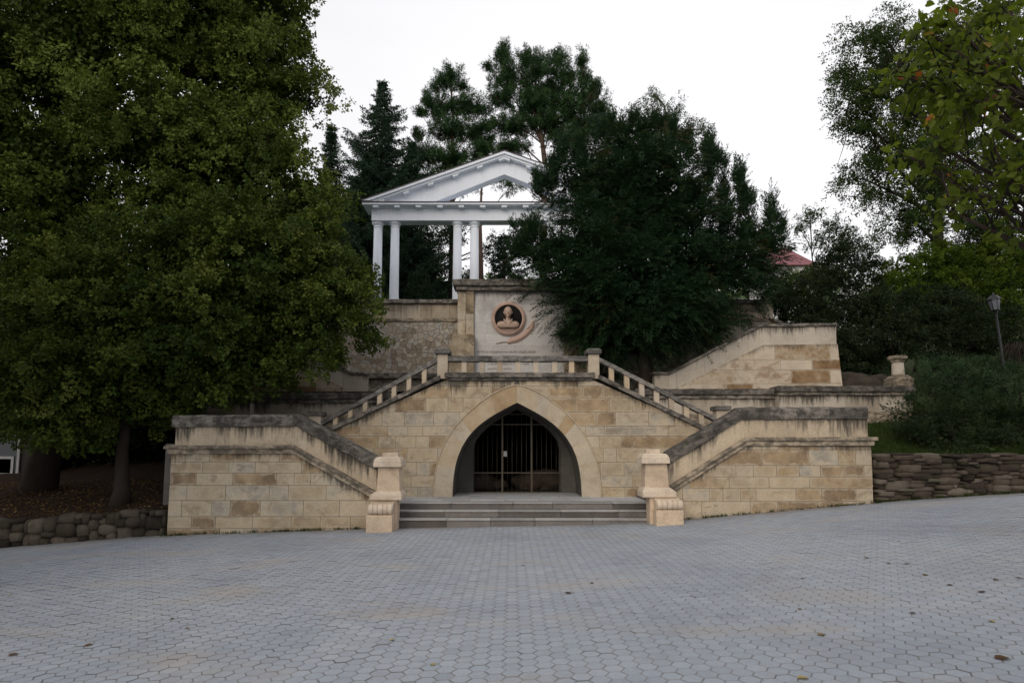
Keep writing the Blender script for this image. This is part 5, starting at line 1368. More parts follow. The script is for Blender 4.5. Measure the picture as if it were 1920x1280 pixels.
def limbs(root, base, r0, cen, clumps, seed, mat, name='trunk', spine=None, twigs=60, top=None, rfac=0.42):
    rng = random.Random(seed); mb = MB()
    base = Vector(base)
    if spine is None:
        top = Vector(top); spine = [base + (top - base) * t + Vector((rng.uniform(-.12, .12), rng.uniform(-.12, .12), 0)) * (1 if 0 < t < 1 else 0) for t in (0, .12, .3, .5, .75, 1)]
    rad = [r0 * 1.35 if i == 0 else r0 * (1 - 0.8 * i / (len(spine) - 1)) for i in range(len(spine))]
    mb.tube(spine, rad, 10)
    sp = [Vector(p) for p in spine]
    for cc in cen:
        cc = Vector(cc)
        zt = min(max(cc.z - 0.35 * (cc - sp[0]).length * rng.uniform(0.4, 0.9), sp[0].z + 0.35 * (sp[-1].z - sp[0].z)), sp[-1].z)
        k = 0
        while k < len(sp) - 2 and sp[k + 1].z < zt: k += 1
        t = (zt - sp[k].z) / max(sp[k + 1].z - sp[k].z, 1e-3); st = sp[k].lerp(sp[k + 1], min(max(t, 0), 1))
        mid = st.lerp(cc, 0.5) + Vector((rng.uniform(-.2, .2), rng.uniform(-.2, .2), rng.uniform(0, .35)))
        rr = r0 * rfac
        mb.tube([st, st.lerp(mid, 0.5) + Vector((0, 0, .06)), mid, cc], [rr, rr * .8, rr * .6, rr * .25], 7)
        if clumps is not None and len(clumps):
            near = sorted(range(0, len(clumps), max(1, len(clumps) // 500)), key=lambda i: (clumps[i][0] - cc.x) ** 2 + (clumps[i][1] - cc.y) ** 2 + (clumps[i][2] - cc.z) ** 2)[:twigs]
            for i in rng.sample(near, min(len(near), max(4, twigs // 5))):
                q = Vector(clumps[i]); a = mid.lerp(cc, rng.random()); m2 = a.lerp(q, .5) + Vector((rng.uniform(-.1, .1), rng.uniform(-.1, .1), rng.uniform(0, .15)))
                mb.tube([a, m2, q], [rr * .25, rr * .15, 0.006], 5)
    return mb.build(name, mat, root, fix=False)
def tree(name, label, cat, base, r0, top, lobes, seed, leafmat, barkmat=None, group=None, twigs=40, spine=None, crowns=None, **kw):
    root = thing(name, label, cat, tuple(base), group)
    o, c, cen = crown(root, leafmat, lobes, seed, **kw)
    limbs(root, base, r0, cen, c, seed, barkmat or mat_bark, twigs=twigs, top=top, spine=spine)
    return root
# --- lime trees on the left
b = P(72, 905, 18.6); b.z = float(hl(np.array(b.x), np.array(b.y))) - 0.1
TALL = [(120, 120, 18, 170, 140, 2.2), (330, 60, 18.5, 180, 110, 2.2), (465, 130, 19, 105, 120, 1.6), (80, 330, 17.5, 140, 120, 1.8), (330, 270, 18.2, 190, 110, 2.0), (495, 290, 18.5, 95, 120, 1.4),
        (490, 20, 19, 95, 75, 1.4), (560, 400, 18.5, 58, 100, 1.1), (200, -70, 18, 300, 110, 2.6), (390, 410, 18.6, 140, 80, 1.6), (-60, 180, 17, 110, 230, 2.2), (130, 480, 18.2, 150, 80, 1.6), (20, 620, 17.6, 75, 120, 1.2), (20, 760, 17.4, 70, 70, 1.0), (540, 180, 18.8, 50, 50, .8)]
tree('lime_tree', 'tall olive green lime tree filling the top left, trunk shaded beside the kiosk', 'tree', b, 0.36, P(200, -60, 18.6), TALL, 101, LIME_HI, group='lime trees on the left', twigs=60,
     per_m2=17, n=32, length=0.42, radius=0.17, L=0.088, W=0.078, droop=0.10, along=0.45, rmin=0.45, noise=0.36, bough=0.72, fill=130, tint=(0.5, 0.13))
b = P(226, 936, 16.3); b.z = float(hl(np.array(b.x), np.array(b.y))) - 0.08
LOW = [(220, 600, 15.9, 160, 125, 1.6), (455, 520, 16.1, 145, 125, 1.4), (440, 425, 16.3, 80, 62, .9), (560, 590, 16.4, 120, 100, 1.1), (330, 670, 15.8, 150, 82, 1.3), (175, 715, 15.7, 112, 92, 1.2), (640, 545, 16.9, 50, 62, .7),
       (675, 605, 17.0, 45, 28, .4), (85, 590, 16.1, 100, 135, 1.4), (575, 655, 16.6, 60, 40, .7), (475, 685, 16.4, 100, 42, .9), (120, 785, 15.8, 80, 44, .8), (385, 590, 15.6, 90, 90, 1.0), (250, 762, 15.9, 80, 40, .7), (60, 480, 16.6, 70, 60, .9), (560, 500, 16.8, 60, 60, .8), (600, 430, 17.2, 30, 40, .5), (60, 720, 16.2, 80, 80, 1.0), (300, 470, 16.0, 90, 70, 1.0)]
tree('lime_tree', 'lower spreading lime tree with a bare straight trunk overhanging the left wing wall', 'tree', b, 0.21, None, LOW, 103, LIME_LO, group='lime trees on the left', twigs=60, spine=[tuple(b), (b.x + .02, b.y, b.z + .5), (b.x - .03, b.y, b.z + 1.4), (b.x + .05, b.y, b.z + 2.6), (b.x + .4, b.y - .1, b.z + 4.2), tuple(P(300, 430, 16.3))],
     per_m2=24, n=32, length=0.36, radius=0.14, L=0.080, W=0.070, droop=0.10, along=0.45, rmin=0.45, noise=0.34, bough=0.52, fill=150, tint=(0.5, 0.13))

# --- conifers behind the colonnade
def spruce(label, u, vtop, Y, zb, rbase, seed, group, name='spruce_tree', dense=0.8, taper=1.15):
    tp = P(u, vtop, Y); rng = np.random.default_rng(seed)
    root = thing(name, label, 'tree', (tp.x, Y, zb), group)
    H = tp.z - zb
    mb = MB(); mb.tube([(tp.x, Y, zb - 0.3), (tp.x, Y, zb + H * 0.5), (tp.x, Y, tp.z)], [0.19, 0.11, 0.012], 8)
    P_, D_ = [], []
    z = zb + H * 0.04
    while z < tp.z - 0.15:
        f = (tp.z - z) / H
        L0 = rbase * f ** taper * 1.0 + 0.10
        k = int(rng.integers(4, 7)); a0 = rng.uniform(0, 6.28)
        for i in range(k):
            a = a0 + 6.283 * i / k + rng.normal(0, 0.2); L = L0 * (rng.uniform(0.5, 1.0) if rng.random() < 0.7 else rng.uniform(1.0, 1.4))
            dx, dy = math.cos(a), math.sin(a)
            m = max(3, int(L / 0.11)); s = (np.arange(m) + 0.5) / m
            sag = -0.22 * L * s + 0.20 * L * s ** 2.5
            pts = np.stack([tp.x + dx * L * s, Y + dy * L * s, z + sag + 0.1 * L * s], 1)
            mb.tube([(tp.x, Y, z), tuple(pts[m // 2]), tuple(pts[-1])], [0.022, 0.014, 0.004], 4, cap=False)
            for q, sk in zip(pts, s):
                side = 0.34 * L * (1.05 - sk) + 0.10
                for sg in (-1, 1):
                    P_.append(q); D_.append((dx * 0.6 - dy * sg * 0.8, dy * 0.6 + dx * sg * 0.8, -0.28, min(side, 0.7)))
            P_.append(pts[-1]); D_.append((dx, dy, 0.35, 0.2))
        z += rng.uniform(0.17, 0.30) / dense
    mb.build('trunk', mat_pinebark, root, fix=False)
    P_ = np.array(P_); D_ = np.array(D_); K = len(P_); n = 15
    ci = np.repeat(np.arange(K), n); t = rng.random(K * n)
    dd = norm(D_[:, :3]); pos = P_[ci] + dd[ci] * (t * D_[ci, 3])[:, None] + rng.normal(0, 0.02, (K * n, 3)); pos[:, 2] -= 0.25 * t ** 2 * D_[ci, 3]
    ld = norm(dd[ci] * 0.7 + rng.normal(0, 0.5, (K * n, 3)) + np.array((0, 0, -0.12)))
    V, f = leaf_quads(pos, ld, norm(rng.normal(size=(K * n, 3))), rng.uniform(0.10, 0.19, K * n), rng.uniform(0.03, 0.05, K * n), 0)
    numpy_mesh('crown', V, f, 4, SPRUCE, root, tint=np.clip(rng.normal(0.5, 0.2, K * n), 0, 1))
    return root
spruce('narrow pointed dark spruce behind the left end of the colonnade', 718, 152, 34, 6.6, 6.4, 201, 'conifers on the upper terrace', dense=0.95, taper=1.0)
spruce('slim spruce between the lime tree and the pointed spruce', 622, 232, 33, 6.4, 3.4, 202, 'conifers on the upper terrace')
spruce('dark spruce rising between the pointed spruce and the rounded pine', 772, 262, 33, 6.5, 3.6, 206, 'conifers on the upper terrace', dense=1.0)
spruce('dark spruce peeping over the left end of the pediment', 690, 285, 32.5, 6.5, 3.6, 207, 'conifers on the upper terrace', dense=1.0)
spruce('dark low spruce showing between the two pairs of columns', 798, 452, 32, 6.4, 2.4, 203, 'conifers on the upper terrace', dense=1.1)
spruce('dark bushy spruce half hidden behind the leftmost columns', 668, 330, 31.5, 6.4, 3.8, 204, 'conifers on the upper terrace', dense=1.0)
spruce('dark conifer beside the yew seen right of the fourth column', 945, 428, 31, 6.4, 2.4, 205, 'conifers on the upper terrace')
def pine(label, base_u, Y, zb, lobes, spine_px, seed, r0=0.2, **kw):
    bx = P(base_u, 500, Y)
    root = thing('pine_tree', label, 'tree', (bx.x, Y, zb), 'pines on the upper terrace')
    rng = np.random.default_rng(seed)
    c, d, cen = clumps_from_lobes(lobes, rng, kw.get('per', 13), 0.1, 1.3, 0.9, 0.30)
    d = norm(d * np.array((0.9, 0.9, 0.5)) + np.array((0, 0, 0.55)))
    n = 56
    s = sprays(c, d, rng, n, 0.46, 0.10, 0.17, 0.030, droop=-0.05, along=0.35, tint=(0.5, 0.18))
    V, f = leaf_quads(*s[:5], fold=0)
    numpy_mesh('crown', V, f, 4, PINE, root, tint=s[5])
    spine = [(bx.x, Y, zb - 0.3)] + [tuple(P(u, v, Y)) for u, v in spine_px]
    limbs(root, spine[0], r0, cen, c, seed, mat_pinebark, spine=spine, twigs=26, rfac=0.2)
    return root
Yp1 = 36
pine('rounded pine with layered crown above the left slope of the pediment', 848, Yp1, 7, [(843, 152, Yp1, 34, 28, .9), (822, 205, Yp1, 40, 24, 1.1), (872, 200, Yp1, 32, 30, .9), (846, 246, Yp1, 52, 20, 1.3), (800, 186, Yp1, 14, 16, .5), (888, 245, Yp1, 22, 14, .7),
      (848, 300, Yp1, 66, 22, 1.4), (790, 290, Yp1, 38, 22, 1.1), (905, 285, Yp1, 30, 16, .9), (788, 212, Yp1, 15, 8, .5), (898, 208, Yp1, 14, 8, .5), (782, 252, Yp1, 16, 8, .6), (908, 240, Yp1, 14, 7, .5), (868, 165, Yp1, 14, 9, .4), (816, 165, Yp1, 12, 8, .4), (842, 345, Yp1, 70, 24, 1.3), (780, 345, Yp1, 40, 30, 1.0)], [(848, 420), (846, 320), (850, 230), (844, 135)], 301)
pine('broad tallest pine with a bare forked trunk above the right slope of the pediment', 1020, 37, 7.5, [(944, 112, 37, 20, 26, .7), (958, 148, 37, 42, 30, 1.1), (1010, 140, 37, 42, 36, 1.2), (1055, 150, 37, 40, 30, 1.1), (938, 185, 37, 34, 24, .9), (1000, 198, 37, 58, 30, 1.5),
      (1062, 205, 37, 52, 34, 1.3), (1035, 235, 37, 50, 24, 1.2), (985, 110, 37, 18, 22, .6), (1030, 165, 37.6, 60, 40, 1.2), (960, 238, 37, 55, 18, 1.2), (1010, 120, 37, 22, 24, .6), (902, 262, 37, 28, 15, .8), (955, 278, 37, 50, 14, 1.0), (1065, 262, 37, 40, 22, 1.0), (1050, 110, 37, 20, 18, .6), (916, 128, 37, 12, 10, .4), (908, 205, 37, 16, 8, .5), (912, 235, 37, 18, 8, .6), (1115, 165, 37, 16, 12, .5), (1125, 205, 37, 16, 10, .5), (945, 88, 37, 8, 14, .3)], [(1020, 420), (1021, 300), (1012, 230), (1000, 120)], 302, r0=0.26)
pine('leaning pine on the right of the tallest pine, its thin top bare', 1090, 38.5, 7.8, [(1092, 118, 38.5, 12, 26, .5), (1108, 185, 38.5, 32, 36, .9), (1128, 228, 38.5, 24, 42, .8), (1095, 150, 38.5, 16, 22, .5), (1100, 240, 38.5, 40, 30, .9), (1140, 260, 38.5, 24, 30, .7)], [(1092, 400), (1096, 250), (1092, 120)], 303, r0=0.16)
pine('dark pine behind the colonnade roof, left of the yew', 905, 33, 6.8, [(905, 330, 33, 60, 22, 1.1), (960, 345, 33, 40, 20, .9)], [(900, 420), (904, 330)], 304, r0=0.16, per=5)
tree('mixed_tree', 'light leaved tree top rising behind the dark yew', 'tree', P(1255, 560, 30), 0.16, P(1250, 230, 30), [(1222, 195, 30, 24, 24, .6), (1256, 214, 30, 36, 28, .8), (1300, 252, 30, 28, 26, .7), (1218, 236, 30, 34, 24, .7), (1268, 285, 30, 52, 32, 1.0), (1225, 178, 30, 10, 14, .3)], 110, PINE, mat_pinebark, twigs=40,
     per_m2=8, n=26, length=0.45, radius=0.16, L=0.12, W=0.035, droop=0.0, along=0.5, rmin=0.3, bias=1.5, upb=0.6, noise=0.3)
tree('mixed_tree', 'loose brownish leaved tree seen between the columns', 'tree', P(800, 620, 35), 0.14, P(790, 450, 35), [(790, 470, 35, 60, 50, 1.2), (850, 430, 35, 40, 30, .9), (740, 440, 35, 40, 40, .9), (820, 530, 35, 60, 40, 1.0), (930, 470, 35, 30, 34, .7), (990, 440, 35, 40, 24, .7)], 111, BUSH_DARK, twigs=40,
     per_m2=8, n=24, length=0.5, radius=0.2, L=0.10, W=0.08, droop=0.1, rmin=0.3, bias=1.4, noise=0.3)
for i, (u, v, Y, lab) in enumerate(((880, 545, 29, 'small clipped dark cypress at the back of the terrace'), (785, 545, 29, 'small dark cypress behind the second and third columns'))):
    tree('cypress_shrub', lab, 'shrub', P(u, 600, Y), 0.04, P(u, 520, Y), [(u, v, Y, 22, 40, .5)], 112 + i, YEW, per_m2=40, n=20, length=0.3, radius=0.1, L=0.10, W=0.03, upb=1.2, noise=0.1, twigs=10)

# --- the big yew
b = P(1205, 715, 20.3); b.z = 3.38
YEWL = [(1188, 320, 20.3, 125, 82, 1.6), (1135, 412, 20.0, 96, 100, 1.5), (1255, 400, 20.3, 92, 104, 1.6), (1102, 515, 19.8, 90, 100, 1.4), (1200, 530, 19.6, 140, 115, 1.7), (1325, 488, 20.5, 84, 84, 1.4), (1392, 512, 20.9, 54, 58, 1.0),
        (1165, 618, 19.8, 98, 42, 1.1), (1275, 588, 20.5, 92, 54, 1.2), (1030, 480, 20.0, 36, 60, .8), (1422, 480, 20.8, 32, 44, .8), (1182, 262, 20.4, 62, 34, .9), (1082, 330, 20.2, 40, 52, .8), (1098, 584, 19.9, 48, 44, .9), (1185, 645, 20.2, 66, 28, .9), (1110, 636, 20.0, 46, 22, .8), (1012, 488, 20.1, 34, 44, .7)]
yew = tree('yew_tree', 'huge dark green yew hiding the right half of the colonnade and memorial', 'tree', b, 0.26, P(1200, 400, 20.3), YEWL, 120, YEW, twigs=60,
     per_m2=32, n=74, length=0.62, radius=0.11, L=0.088, W=0.0175, droop=0.42, rmin=0.5, upb=0.5, noise=0.32, bough=0.46, fill=170, tint=(0.45, 0.12), frond=True)
SPK = [(1357, 360, 20.6, 9, 55, .25), (1360, 410, 20.6, 20, 50, .4), (1393, 385, 20.8, 11, 62, .3), (1400, 430, 20.8, 26, 45, .45), (1446, 405, 20.9, 11, 62, .3), (1440, 450, 20.9, 22, 40, .45), (1466, 430, 20.9, 7, 45, .2), (984, 428, 19.9, 7, 24, .2), (964, 425, 19.9, 5, 20, .15), (1000, 430, 19.9, 14, 36, .3), (1330, 330, 20.6, 10, 60, .3), (1030, 350, 20.2, 10, 40, .25), (975, 470, 20, 24, 32, .35)]
rs = random.Random(77)
for a in np.linspace(0.15, 2.9, 26):      # feathery leaders all round the top of the crown
    SPK.append((1190 + 200 * math.cos(a) * rs.uniform(.85, 1.02) + (20 if a < 1 else 0), 395 - 165 * math.sin(a) * rs.uniform(.88, 1.03), 20.2 + rs.uniform(-.5, .6), rs.uniform(6, 11), rs.uniform(20, 38), .25))
crown(yew, YEW, SPK, 121, per_m2=60, n=44, length=0.36, radius=0.08, L=0.085, W=0.018, name='upright_shoots', droop=0.05, rmin=0.1, bias=1.2, upb=1.5, noise=0.35, tint=(0.55, 0.12), frond=True)

# --- right side
b = P(1765, 700, 27); b.z = 4.8
ROB = [(1618, 105, 27, 55, 55, 1.0), (1600, 190, 27, 52, 38, 1.0), (1645, 55, 27, 44, 26, .8), (1690, 150, 27, 66, 72, 1.4), (1640, 262, 27, 62, 42, 1.1), (1618, 335, 27, 52, 36, 1.0), (1700, 330, 27, 85, 72, 1.6), (1760, 200, 27.5, 115, 140, 2.2), (1715, 415, 27, 82, 42, 1.4), (1850, 350, 27.5, 120, 120, 2.2), (1820, 90, 27.5, 125, 110, 2.2), (1860, 465, 27, 95, 60, 1.5), (1590, 150, 27, 22, 20, .5), (1585, 215, 27, 26, 14, .5)]
tree('robinia_tree', 'tall fine leaved tree at the upper right, open against the bright sky', 'tree', b, 0.28, P(1760, 200, 27), ROB, 130, ROBINIA, twigs=60, per_m2=16, n=28, length=0.50, radius=0.20, L=0.09, W=0.055, droop=0.15, rmin=0.25, bias=1.5, noise=0.42, along=0.5, bough=0.50, fill=8)
# near lime branches reaching in from a trunk beyond the right edge
root = thing('lime_tree', 'near lime tree at the upper right with large yellowing leaves', 'tree', (6.3, 6.2, 0.3))
NEAR = [(1800, 60, 5.6, 105, 70, .7), (1865, 170, 5.4, 95, 105, .7), (1760, 275, 5.7, 100, 28, .35), (1765, 150, 5.8, 95, 72, .6), (1800, 350, 5.6, 38, 48, .3), (1905, 320, 5.3, 50, 60, .4), (1895, 425, 5.6, 42, 28, .3), (1700, 290, 5.7, 45, 22, .25), (1680, 130, 5.9, 40, 40, .3), (1780, 395, 5.6, 16, 30, .15), (1720, 45, 5.6, 40, 40, .4), (1960, 200, 5.2, 90, 220, .8)]
rng = np.random.default_rng(131)
NEAR += [(1850, 120, 7.5, 120, 90, 1.0), (1790, 210, 7.5, 80, 60, .8), (1890, 300, 7.2, 70, 80, .9), (1860, 30, 8.0, 120, 60, 1.0), (1900, 210, 8.0, 60, 90, .9)]
c, d, cen = clumps_from_lobes(NEAR, rng, 12, 0.1, 1.2, -0.1, 0.55)
s = sprays(c, d, rng, 7, 0.24, 0.12, 0.075, 0.068, droop=0.5, along=0.4, tint=(0.45, 0.15), lv=0.14)
V, f, kq = heart_leaves(*s[:5]); numpy_mesh('crown', V, f, 4, LIME_NEAR, root, tint=np.repeat(s[5], 3))
limbs(root, (6.3, 6.2, 0.2), 0.11, cen, c, 131, mat_bark, top=(6.0, 6.0, 6.8), twigs=40)

# unseen limes added outside the frame to shade both sides of the square
for i, (x, y, lobs, lab) in enumerate(((-12.8, 3.4, [(0, 0, 7.5, 4.6, 4.2, 3.6), (-1, -2, 10, 3.8, 3.8, 3.0), (1.2, 3.5, 8.0, 3.6, 3.4, 3.0), (0.8, 0.5, 4.6, 3.2, 3.2, 1.6)], 'unseen lime tree added for shade outside the left edge of the frame'), (-18.5, 9.5, [(0, 0, 7.0, 4.4, 4.2, 3.8), (0, 1, 4.0, 3.8, 3.4, 2.0)], 'unseen lime tree added for shade further along outside the left edge'),
                                       (13.2, 3.2, [(0, 0, 7.8, 4.6, 4.4, 3.6), (1, -2, 10, 3.8, 3.8, 3.0), (-0.6, 4.0, 8.2, 3.8, 3.4, 3.0), (0.0, 0.5, 4.8, 3.4, 3.4, 1.6)], 'unseen lime tree added for shade outside the right edge of the frame'))):
    root = thing('lime_tree', lab, 'tree', (x, y, float(gz(x, y))))
    rg = np.random.default_rng(400 + i); ps = []
    for dx_, dy_, z_, rx_, ry_, rz_ in lobs:
        m = 5200; dd = norm(rg.normal(size=(m, 3))) * (0.35 + 0.65 * rg.random(m) ** 0.4)[:, None]
        ps.append(np.array((x + dx_, y + dy_, z_)) + dd * np.array((rx_, ry_, rz_)))
    ps = np.concatenate(ps); m = len(ps)
    V, f = leaf_quads(ps, norm(rg.normal(size=(m, 3))), norm(rg.normal(size=(m, 3))), rg.uniform(.18, .34, m), rg.uniform(.15, .28, m))
    numpy_mesh('crown', V, f, 4, LIME_LO, root, tint=np.clip(rg.normal(.5, .2, m), 0, 1))
    mb = MB(); mb.tube([(x, y, float(gz(x, y)) - .2), (x + .1, y, 3.0), (x, y + .1, 7)], [.28, .2, .1], 10); mb.build('trunk', mat_bark, root, fix=False)

def shrub(name, label, lobes, seed, mat, base, group=None, cat='shrub', **kw):
    p = dict(bough=0.3, fill=60, per_m2=30, n=30, length=0.34, radius=0.13, L=0.07, W=0.045, upb=0.3, noise=0.2, twigs=16); p.update(kw)
    tw = p.pop('twigs')
    root = thing(name, label, cat, tuple(base), group)
    o, c, cen = crown(root, mat, lobes, seed, name='foliage', **p)
    limbs(root, base, 0.06, cen, c, seed, mat_bark, name='stems', top=tuple(Vector(cen[0]) + Vector((0, 0, 0.1))), twigs=tw)
    return root
def onr(u, Y):
    q = P(u, 700, Y); q.z = float(hr(np.array(q.x), np.array(Y))) - 0.05; return q
shrub('clipped_thuja', 'tall round topped dark clipped evergreen right of the flank wall', [(1592, 545, 24, 52, 76, 1.1), (1600, 640, 24, 52, 66, 1.1), (1592, 500, 24, 44, 40, .9)], 140, BUSH_DARK, onr(1595, 24), per_m2=34, noise=0.07, rmin=0.6, bias=3)
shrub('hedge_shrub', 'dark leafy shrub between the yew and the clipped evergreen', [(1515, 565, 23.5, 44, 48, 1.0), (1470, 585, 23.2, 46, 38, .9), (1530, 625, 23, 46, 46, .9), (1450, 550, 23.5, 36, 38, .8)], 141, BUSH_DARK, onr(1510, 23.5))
shrub('sapling', 'slender sapling with airy leaves against the sky above the hedge', [(1520, 405, 25, 30, 14, .6), (1560, 425, 25, 34, 18, .6), (1590, 440, 25, 30, 20, .5), (1500, 425, 25, 22, 14, .5), (1580, 470, 25, 30, 26, .6), (1545, 450, 25, 40, 20, .6), (1610, 455, 25, 24, 20, .5)], 142, ROBINIA, onr(1545, 25), per_m2=14, n=20, bough=0, noise=0.4, rmin=0.1, bias=1.2, twigs=40, cat='tree')
shrub('bright_shrub', 'sunlit yellow green shrub beside the yew, under the red roof', [(1500, 532, 28, 40, 22, .8), (1545, 510, 28, 18, 18, .5), (1475, 535, 27.5, 24, 20, .6)], 143, BUSH_BRIGHT, P(1500, 640, 28), twigs=10)
shrub('bright_shrub', 'bright green shrub in the middle of the right bank, under the tall tree', [(1715, 525, 26, 66, 48, 1.2), (1680, 570, 25.5, 46, 50, .9), (1750, 500, 26, 46, 36, .9)], 144, BUSH_BRIGHT, onr(1715, 26), per_m2=20, L=0.085, W=0.06)
shrub('bright_shrub', 'green leafy shrub behind the street lamp lantern', [(1830, 545, 26, 70, 56, 1.3), (1900, 560, 25.5, 60, 80, 1.2), (1790, 510, 26.5, 50, 40, 1.0), (1890, 490, 26, 70, 50, 1.2)], 145, BUSH_BRIGHT, onr(1840, 26), per_m2=18, L=0.085, W=0.06)
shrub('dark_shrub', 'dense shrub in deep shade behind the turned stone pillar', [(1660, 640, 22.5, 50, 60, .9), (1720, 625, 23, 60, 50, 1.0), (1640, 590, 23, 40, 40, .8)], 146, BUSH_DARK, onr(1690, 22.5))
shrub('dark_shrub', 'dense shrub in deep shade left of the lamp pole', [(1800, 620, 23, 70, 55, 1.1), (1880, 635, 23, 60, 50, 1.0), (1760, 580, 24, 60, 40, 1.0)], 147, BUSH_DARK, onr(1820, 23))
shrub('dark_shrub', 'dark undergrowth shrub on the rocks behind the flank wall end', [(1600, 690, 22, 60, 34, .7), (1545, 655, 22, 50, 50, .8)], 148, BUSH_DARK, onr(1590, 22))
shrub('rounded_bush', 'rounded grey green bush right beside the turned stone pillar', [(1764, 704, 17.9, 44, 40, .7), (1746, 735, 17.8, 30, 32, .5), (1786, 735, 17.7, 38, 40, .6)], 150, GREYBUSH, onr(1752, 17.9), 'rounded bushes on the bank', L=0.055, W=0.022, per_m2=46, length=0.26, radius=0.08, upb=0.6, noise=0.12)
shrub('rounded_bush', 'rounded green bush at the foot of the street lamp', [(1850, 708, 17.9, 48, 40, .7), (1890, 735, 17.8, 40, 38, .6), (1820, 742, 17.7, 36, 32, .5)], 151, GREYBUSH, onr(1845, 17.9), 'rounded bushes on the bank', L=0.055, W=0.022, per_m2=46, length=0.26, radius=0.08, upb=0.6, noise=0.12)
for i, (lobes, lab) in enumerate((([(1735, 782, 16.6, 50, 24, .6), (1722, 822, 15.8, 34, 16, .35), (1698, 778, 16.5, 26, 14, .4), (1755, 800, 16.4, 45, 24, .5)], 'feathery juniper at the end of the terrace wall'),
                                  ([(1800, 785, 16.7, 62, 36, .7), (1830, 810, 16.4, 50, 26, .6), (1790, 826, 15.7, 56, 18, .4)], 'feathery juniper in the middle of the lawn bank'), ([(1885, 790, 16.7, 50, 44, .7), (1915, 815, 16.4, 40, 30, .6), (1880, 828, 15.6, 56, 18, .4)], 'feathery juniper at the right end of the lawn bank'))):
    shrub('juniper_bush', lab, lobes, 155 + i, JUNIPER, onr(lobes[0][0], 16.6), 'junipers on the lawn bank', L=0.085, W=0.02, per_m2=40, length=0.42, radius=0.07, n=34, droop=0.3, upb=0.35, noise=0.35, rmin=0.2, bias=1.4, frond=True)
# weeping shrub
root = thing('weeping_shrub', 'bare twigged weeping dome shrub at the right edge', 'shrub', tuple(onr(1908, 18.9)))
mb = MB(); cpt = P(1912, 668, 18.9); rw = random.Random(5)
gb = onr(1908, 18.9)
mb.tube([gb, (cpt.x, cpt.y, cpt.z + 0.1)], [0.05, 0.03], 6)
for i in range(150):
    a = rw.uniform(0, 6.28); r = rw.uniform(0.35, 0.72); h = rw.uniform(0.25, 0.55)
    pts = [(cpt.x + r * t * math.cos(a + 0.25 * t), cpt.y + r * t * math.sin(a + 0.25 * t), cpt.z + h * math.sin(t * 2.0) * 1.0 - (0.95 * max(0, t - 0.55)) * 1.4) for t in (0, .25, .5, .75, 1.0)]
    mb.tube(pts, [0.01, 0.009, 0.007, 0.006, 0.004], 4)
mb.build('twigs', mat_bark, root, fix=False)
# far back shrubs closing the views
for i, (lobes, lab) in enumerate((([(80, 740, 23.4, 170, 130, 1.6), (-60, 640, 24, 120, 150, 1.6), (260, 800, 22.5, 110, 80, 1.0)], 'dark hedge behind the kiosk at the left edge'), ([(300, 690, 22.8, 150, 130, 1.3), (420, 640, 22.6, 110, 120, 1.2)], 'dark evergreen hedge behind the left terrace wall'),
                                  ([(560, 560, 24.5, 90, 90, 1.2)], 'dark shrub at the left end of the tall retaining wall'))):
    q = P(lobes[0][0], 800, lobes[0][2]); q.z = float(hl(np.array(q.x), np.array(q.y)))
    shrub('dark_hedge', lab, lobes, 170 + i, BUSH_DARK, q, per_m2=16, L=0.12, W=0.09, n=22, length=0.5, radius=0.2, cat='hedge')
# far wooded hill
rng = np.random.default_rng(190)
n = 26000
px = rng.uniform(-70, 90, n); py = rng.uniform(62, 105, n)
hz = hh(px, py)
hgt = 5.5 * np.abs(np.sin(px * 0.43 + py * 0.31) * np.cos(px * 0.27 - py * 0.39)) + 1.5
pos = np.stack([px, py, hz + rng.random(n) ** 0.5 * hgt], 1)
V, f = leaf_quads(pos, norm(rng.normal(size=(n, 3))), norm(rng.normal(size=(n, 3))), rng.uniform(0.6, 1.3, n), rng.uniform(0.5, 1.0, n))
o = numpy_mesh('far_wood', V, f, 4, FARWOOD, None, tint=np.clip(rng.normal(.5, .25, n), 0, 1)); tag(o, 'distant hazy green wood on the far hillside', kind='stuff')

# ------------------------------------------------------------------ grass, litter and fallen leaves
rng = np.random.default_rng(200); n = 42000
gx = rng.uniform(8.3, 17, n); gy = 14.95 + rng.random(n) ** 1.3 * 5.5
gzv = hr(gx, gy) - 0.01
d = norm(np.stack([rng.normal(0, .35, n), rng.normal(0, .35, n), np.ones(n)], 1))
V, f = leaf_quads(np.stack([gx, gy, gzv], 1), d, norm(rng.normal(size=(n, 3))), rng.uniform(.05, .15, n), rng.uniform(.008, .016, n), 0)
o = numpy_mesh('grass', V, f, 4, GRASS, None, tint=np.clip(rng.normal(.5, .25, n), 0, 1)); tag(o, 'short green grass on the bank above the dry stone wall', kind='stuff')
n = 5000; gx = rng.uniform(-16, -7.9, n); gy = rng.uniform(14.8, 20, n)
d = norm(np.stack([rng.normal(0, 1, n), rng.normal(0, 1, n), rng.normal(0.1, .2, n)], 1))
V, f = leaf_quads(np.stack([gx, gy, hl(gx, gy) + 0.012], 1), d, norm(rng.normal(0, .3, (n, 3)) + np.array((0, 0, 1))), rng.uniform(.05, .09, n), rng.uniform(.035, .06, n))
o = numpy_mesh('leaf_litter', V, f, 4, LITTER, None, tint=np.clip(rng.normal(.3, .2, n), 0, 1)); tag(o, 'brown leaf litter on the shaded soil under the limes', kind='stuff')
rw2 = np.random.default_rng(222); ps = []
for _ in range(190):
    side = rw2.random()
    x0 = rw2.uniform(-7.7, -3.2) if side < .3 else rw2.uniform(3.8, 8.1) if side < .65 else rw2.uniform(8.1, 12)
    k = int(rw2.integers(4, 16)); ps.append(np.stack([x0 + rw2.normal(0, .05, k), 14.36 - abs(rw2.normal(0, .018, k)) + (0.1 if x0 > 8.1 else 0), np.zeros(k)], 1))
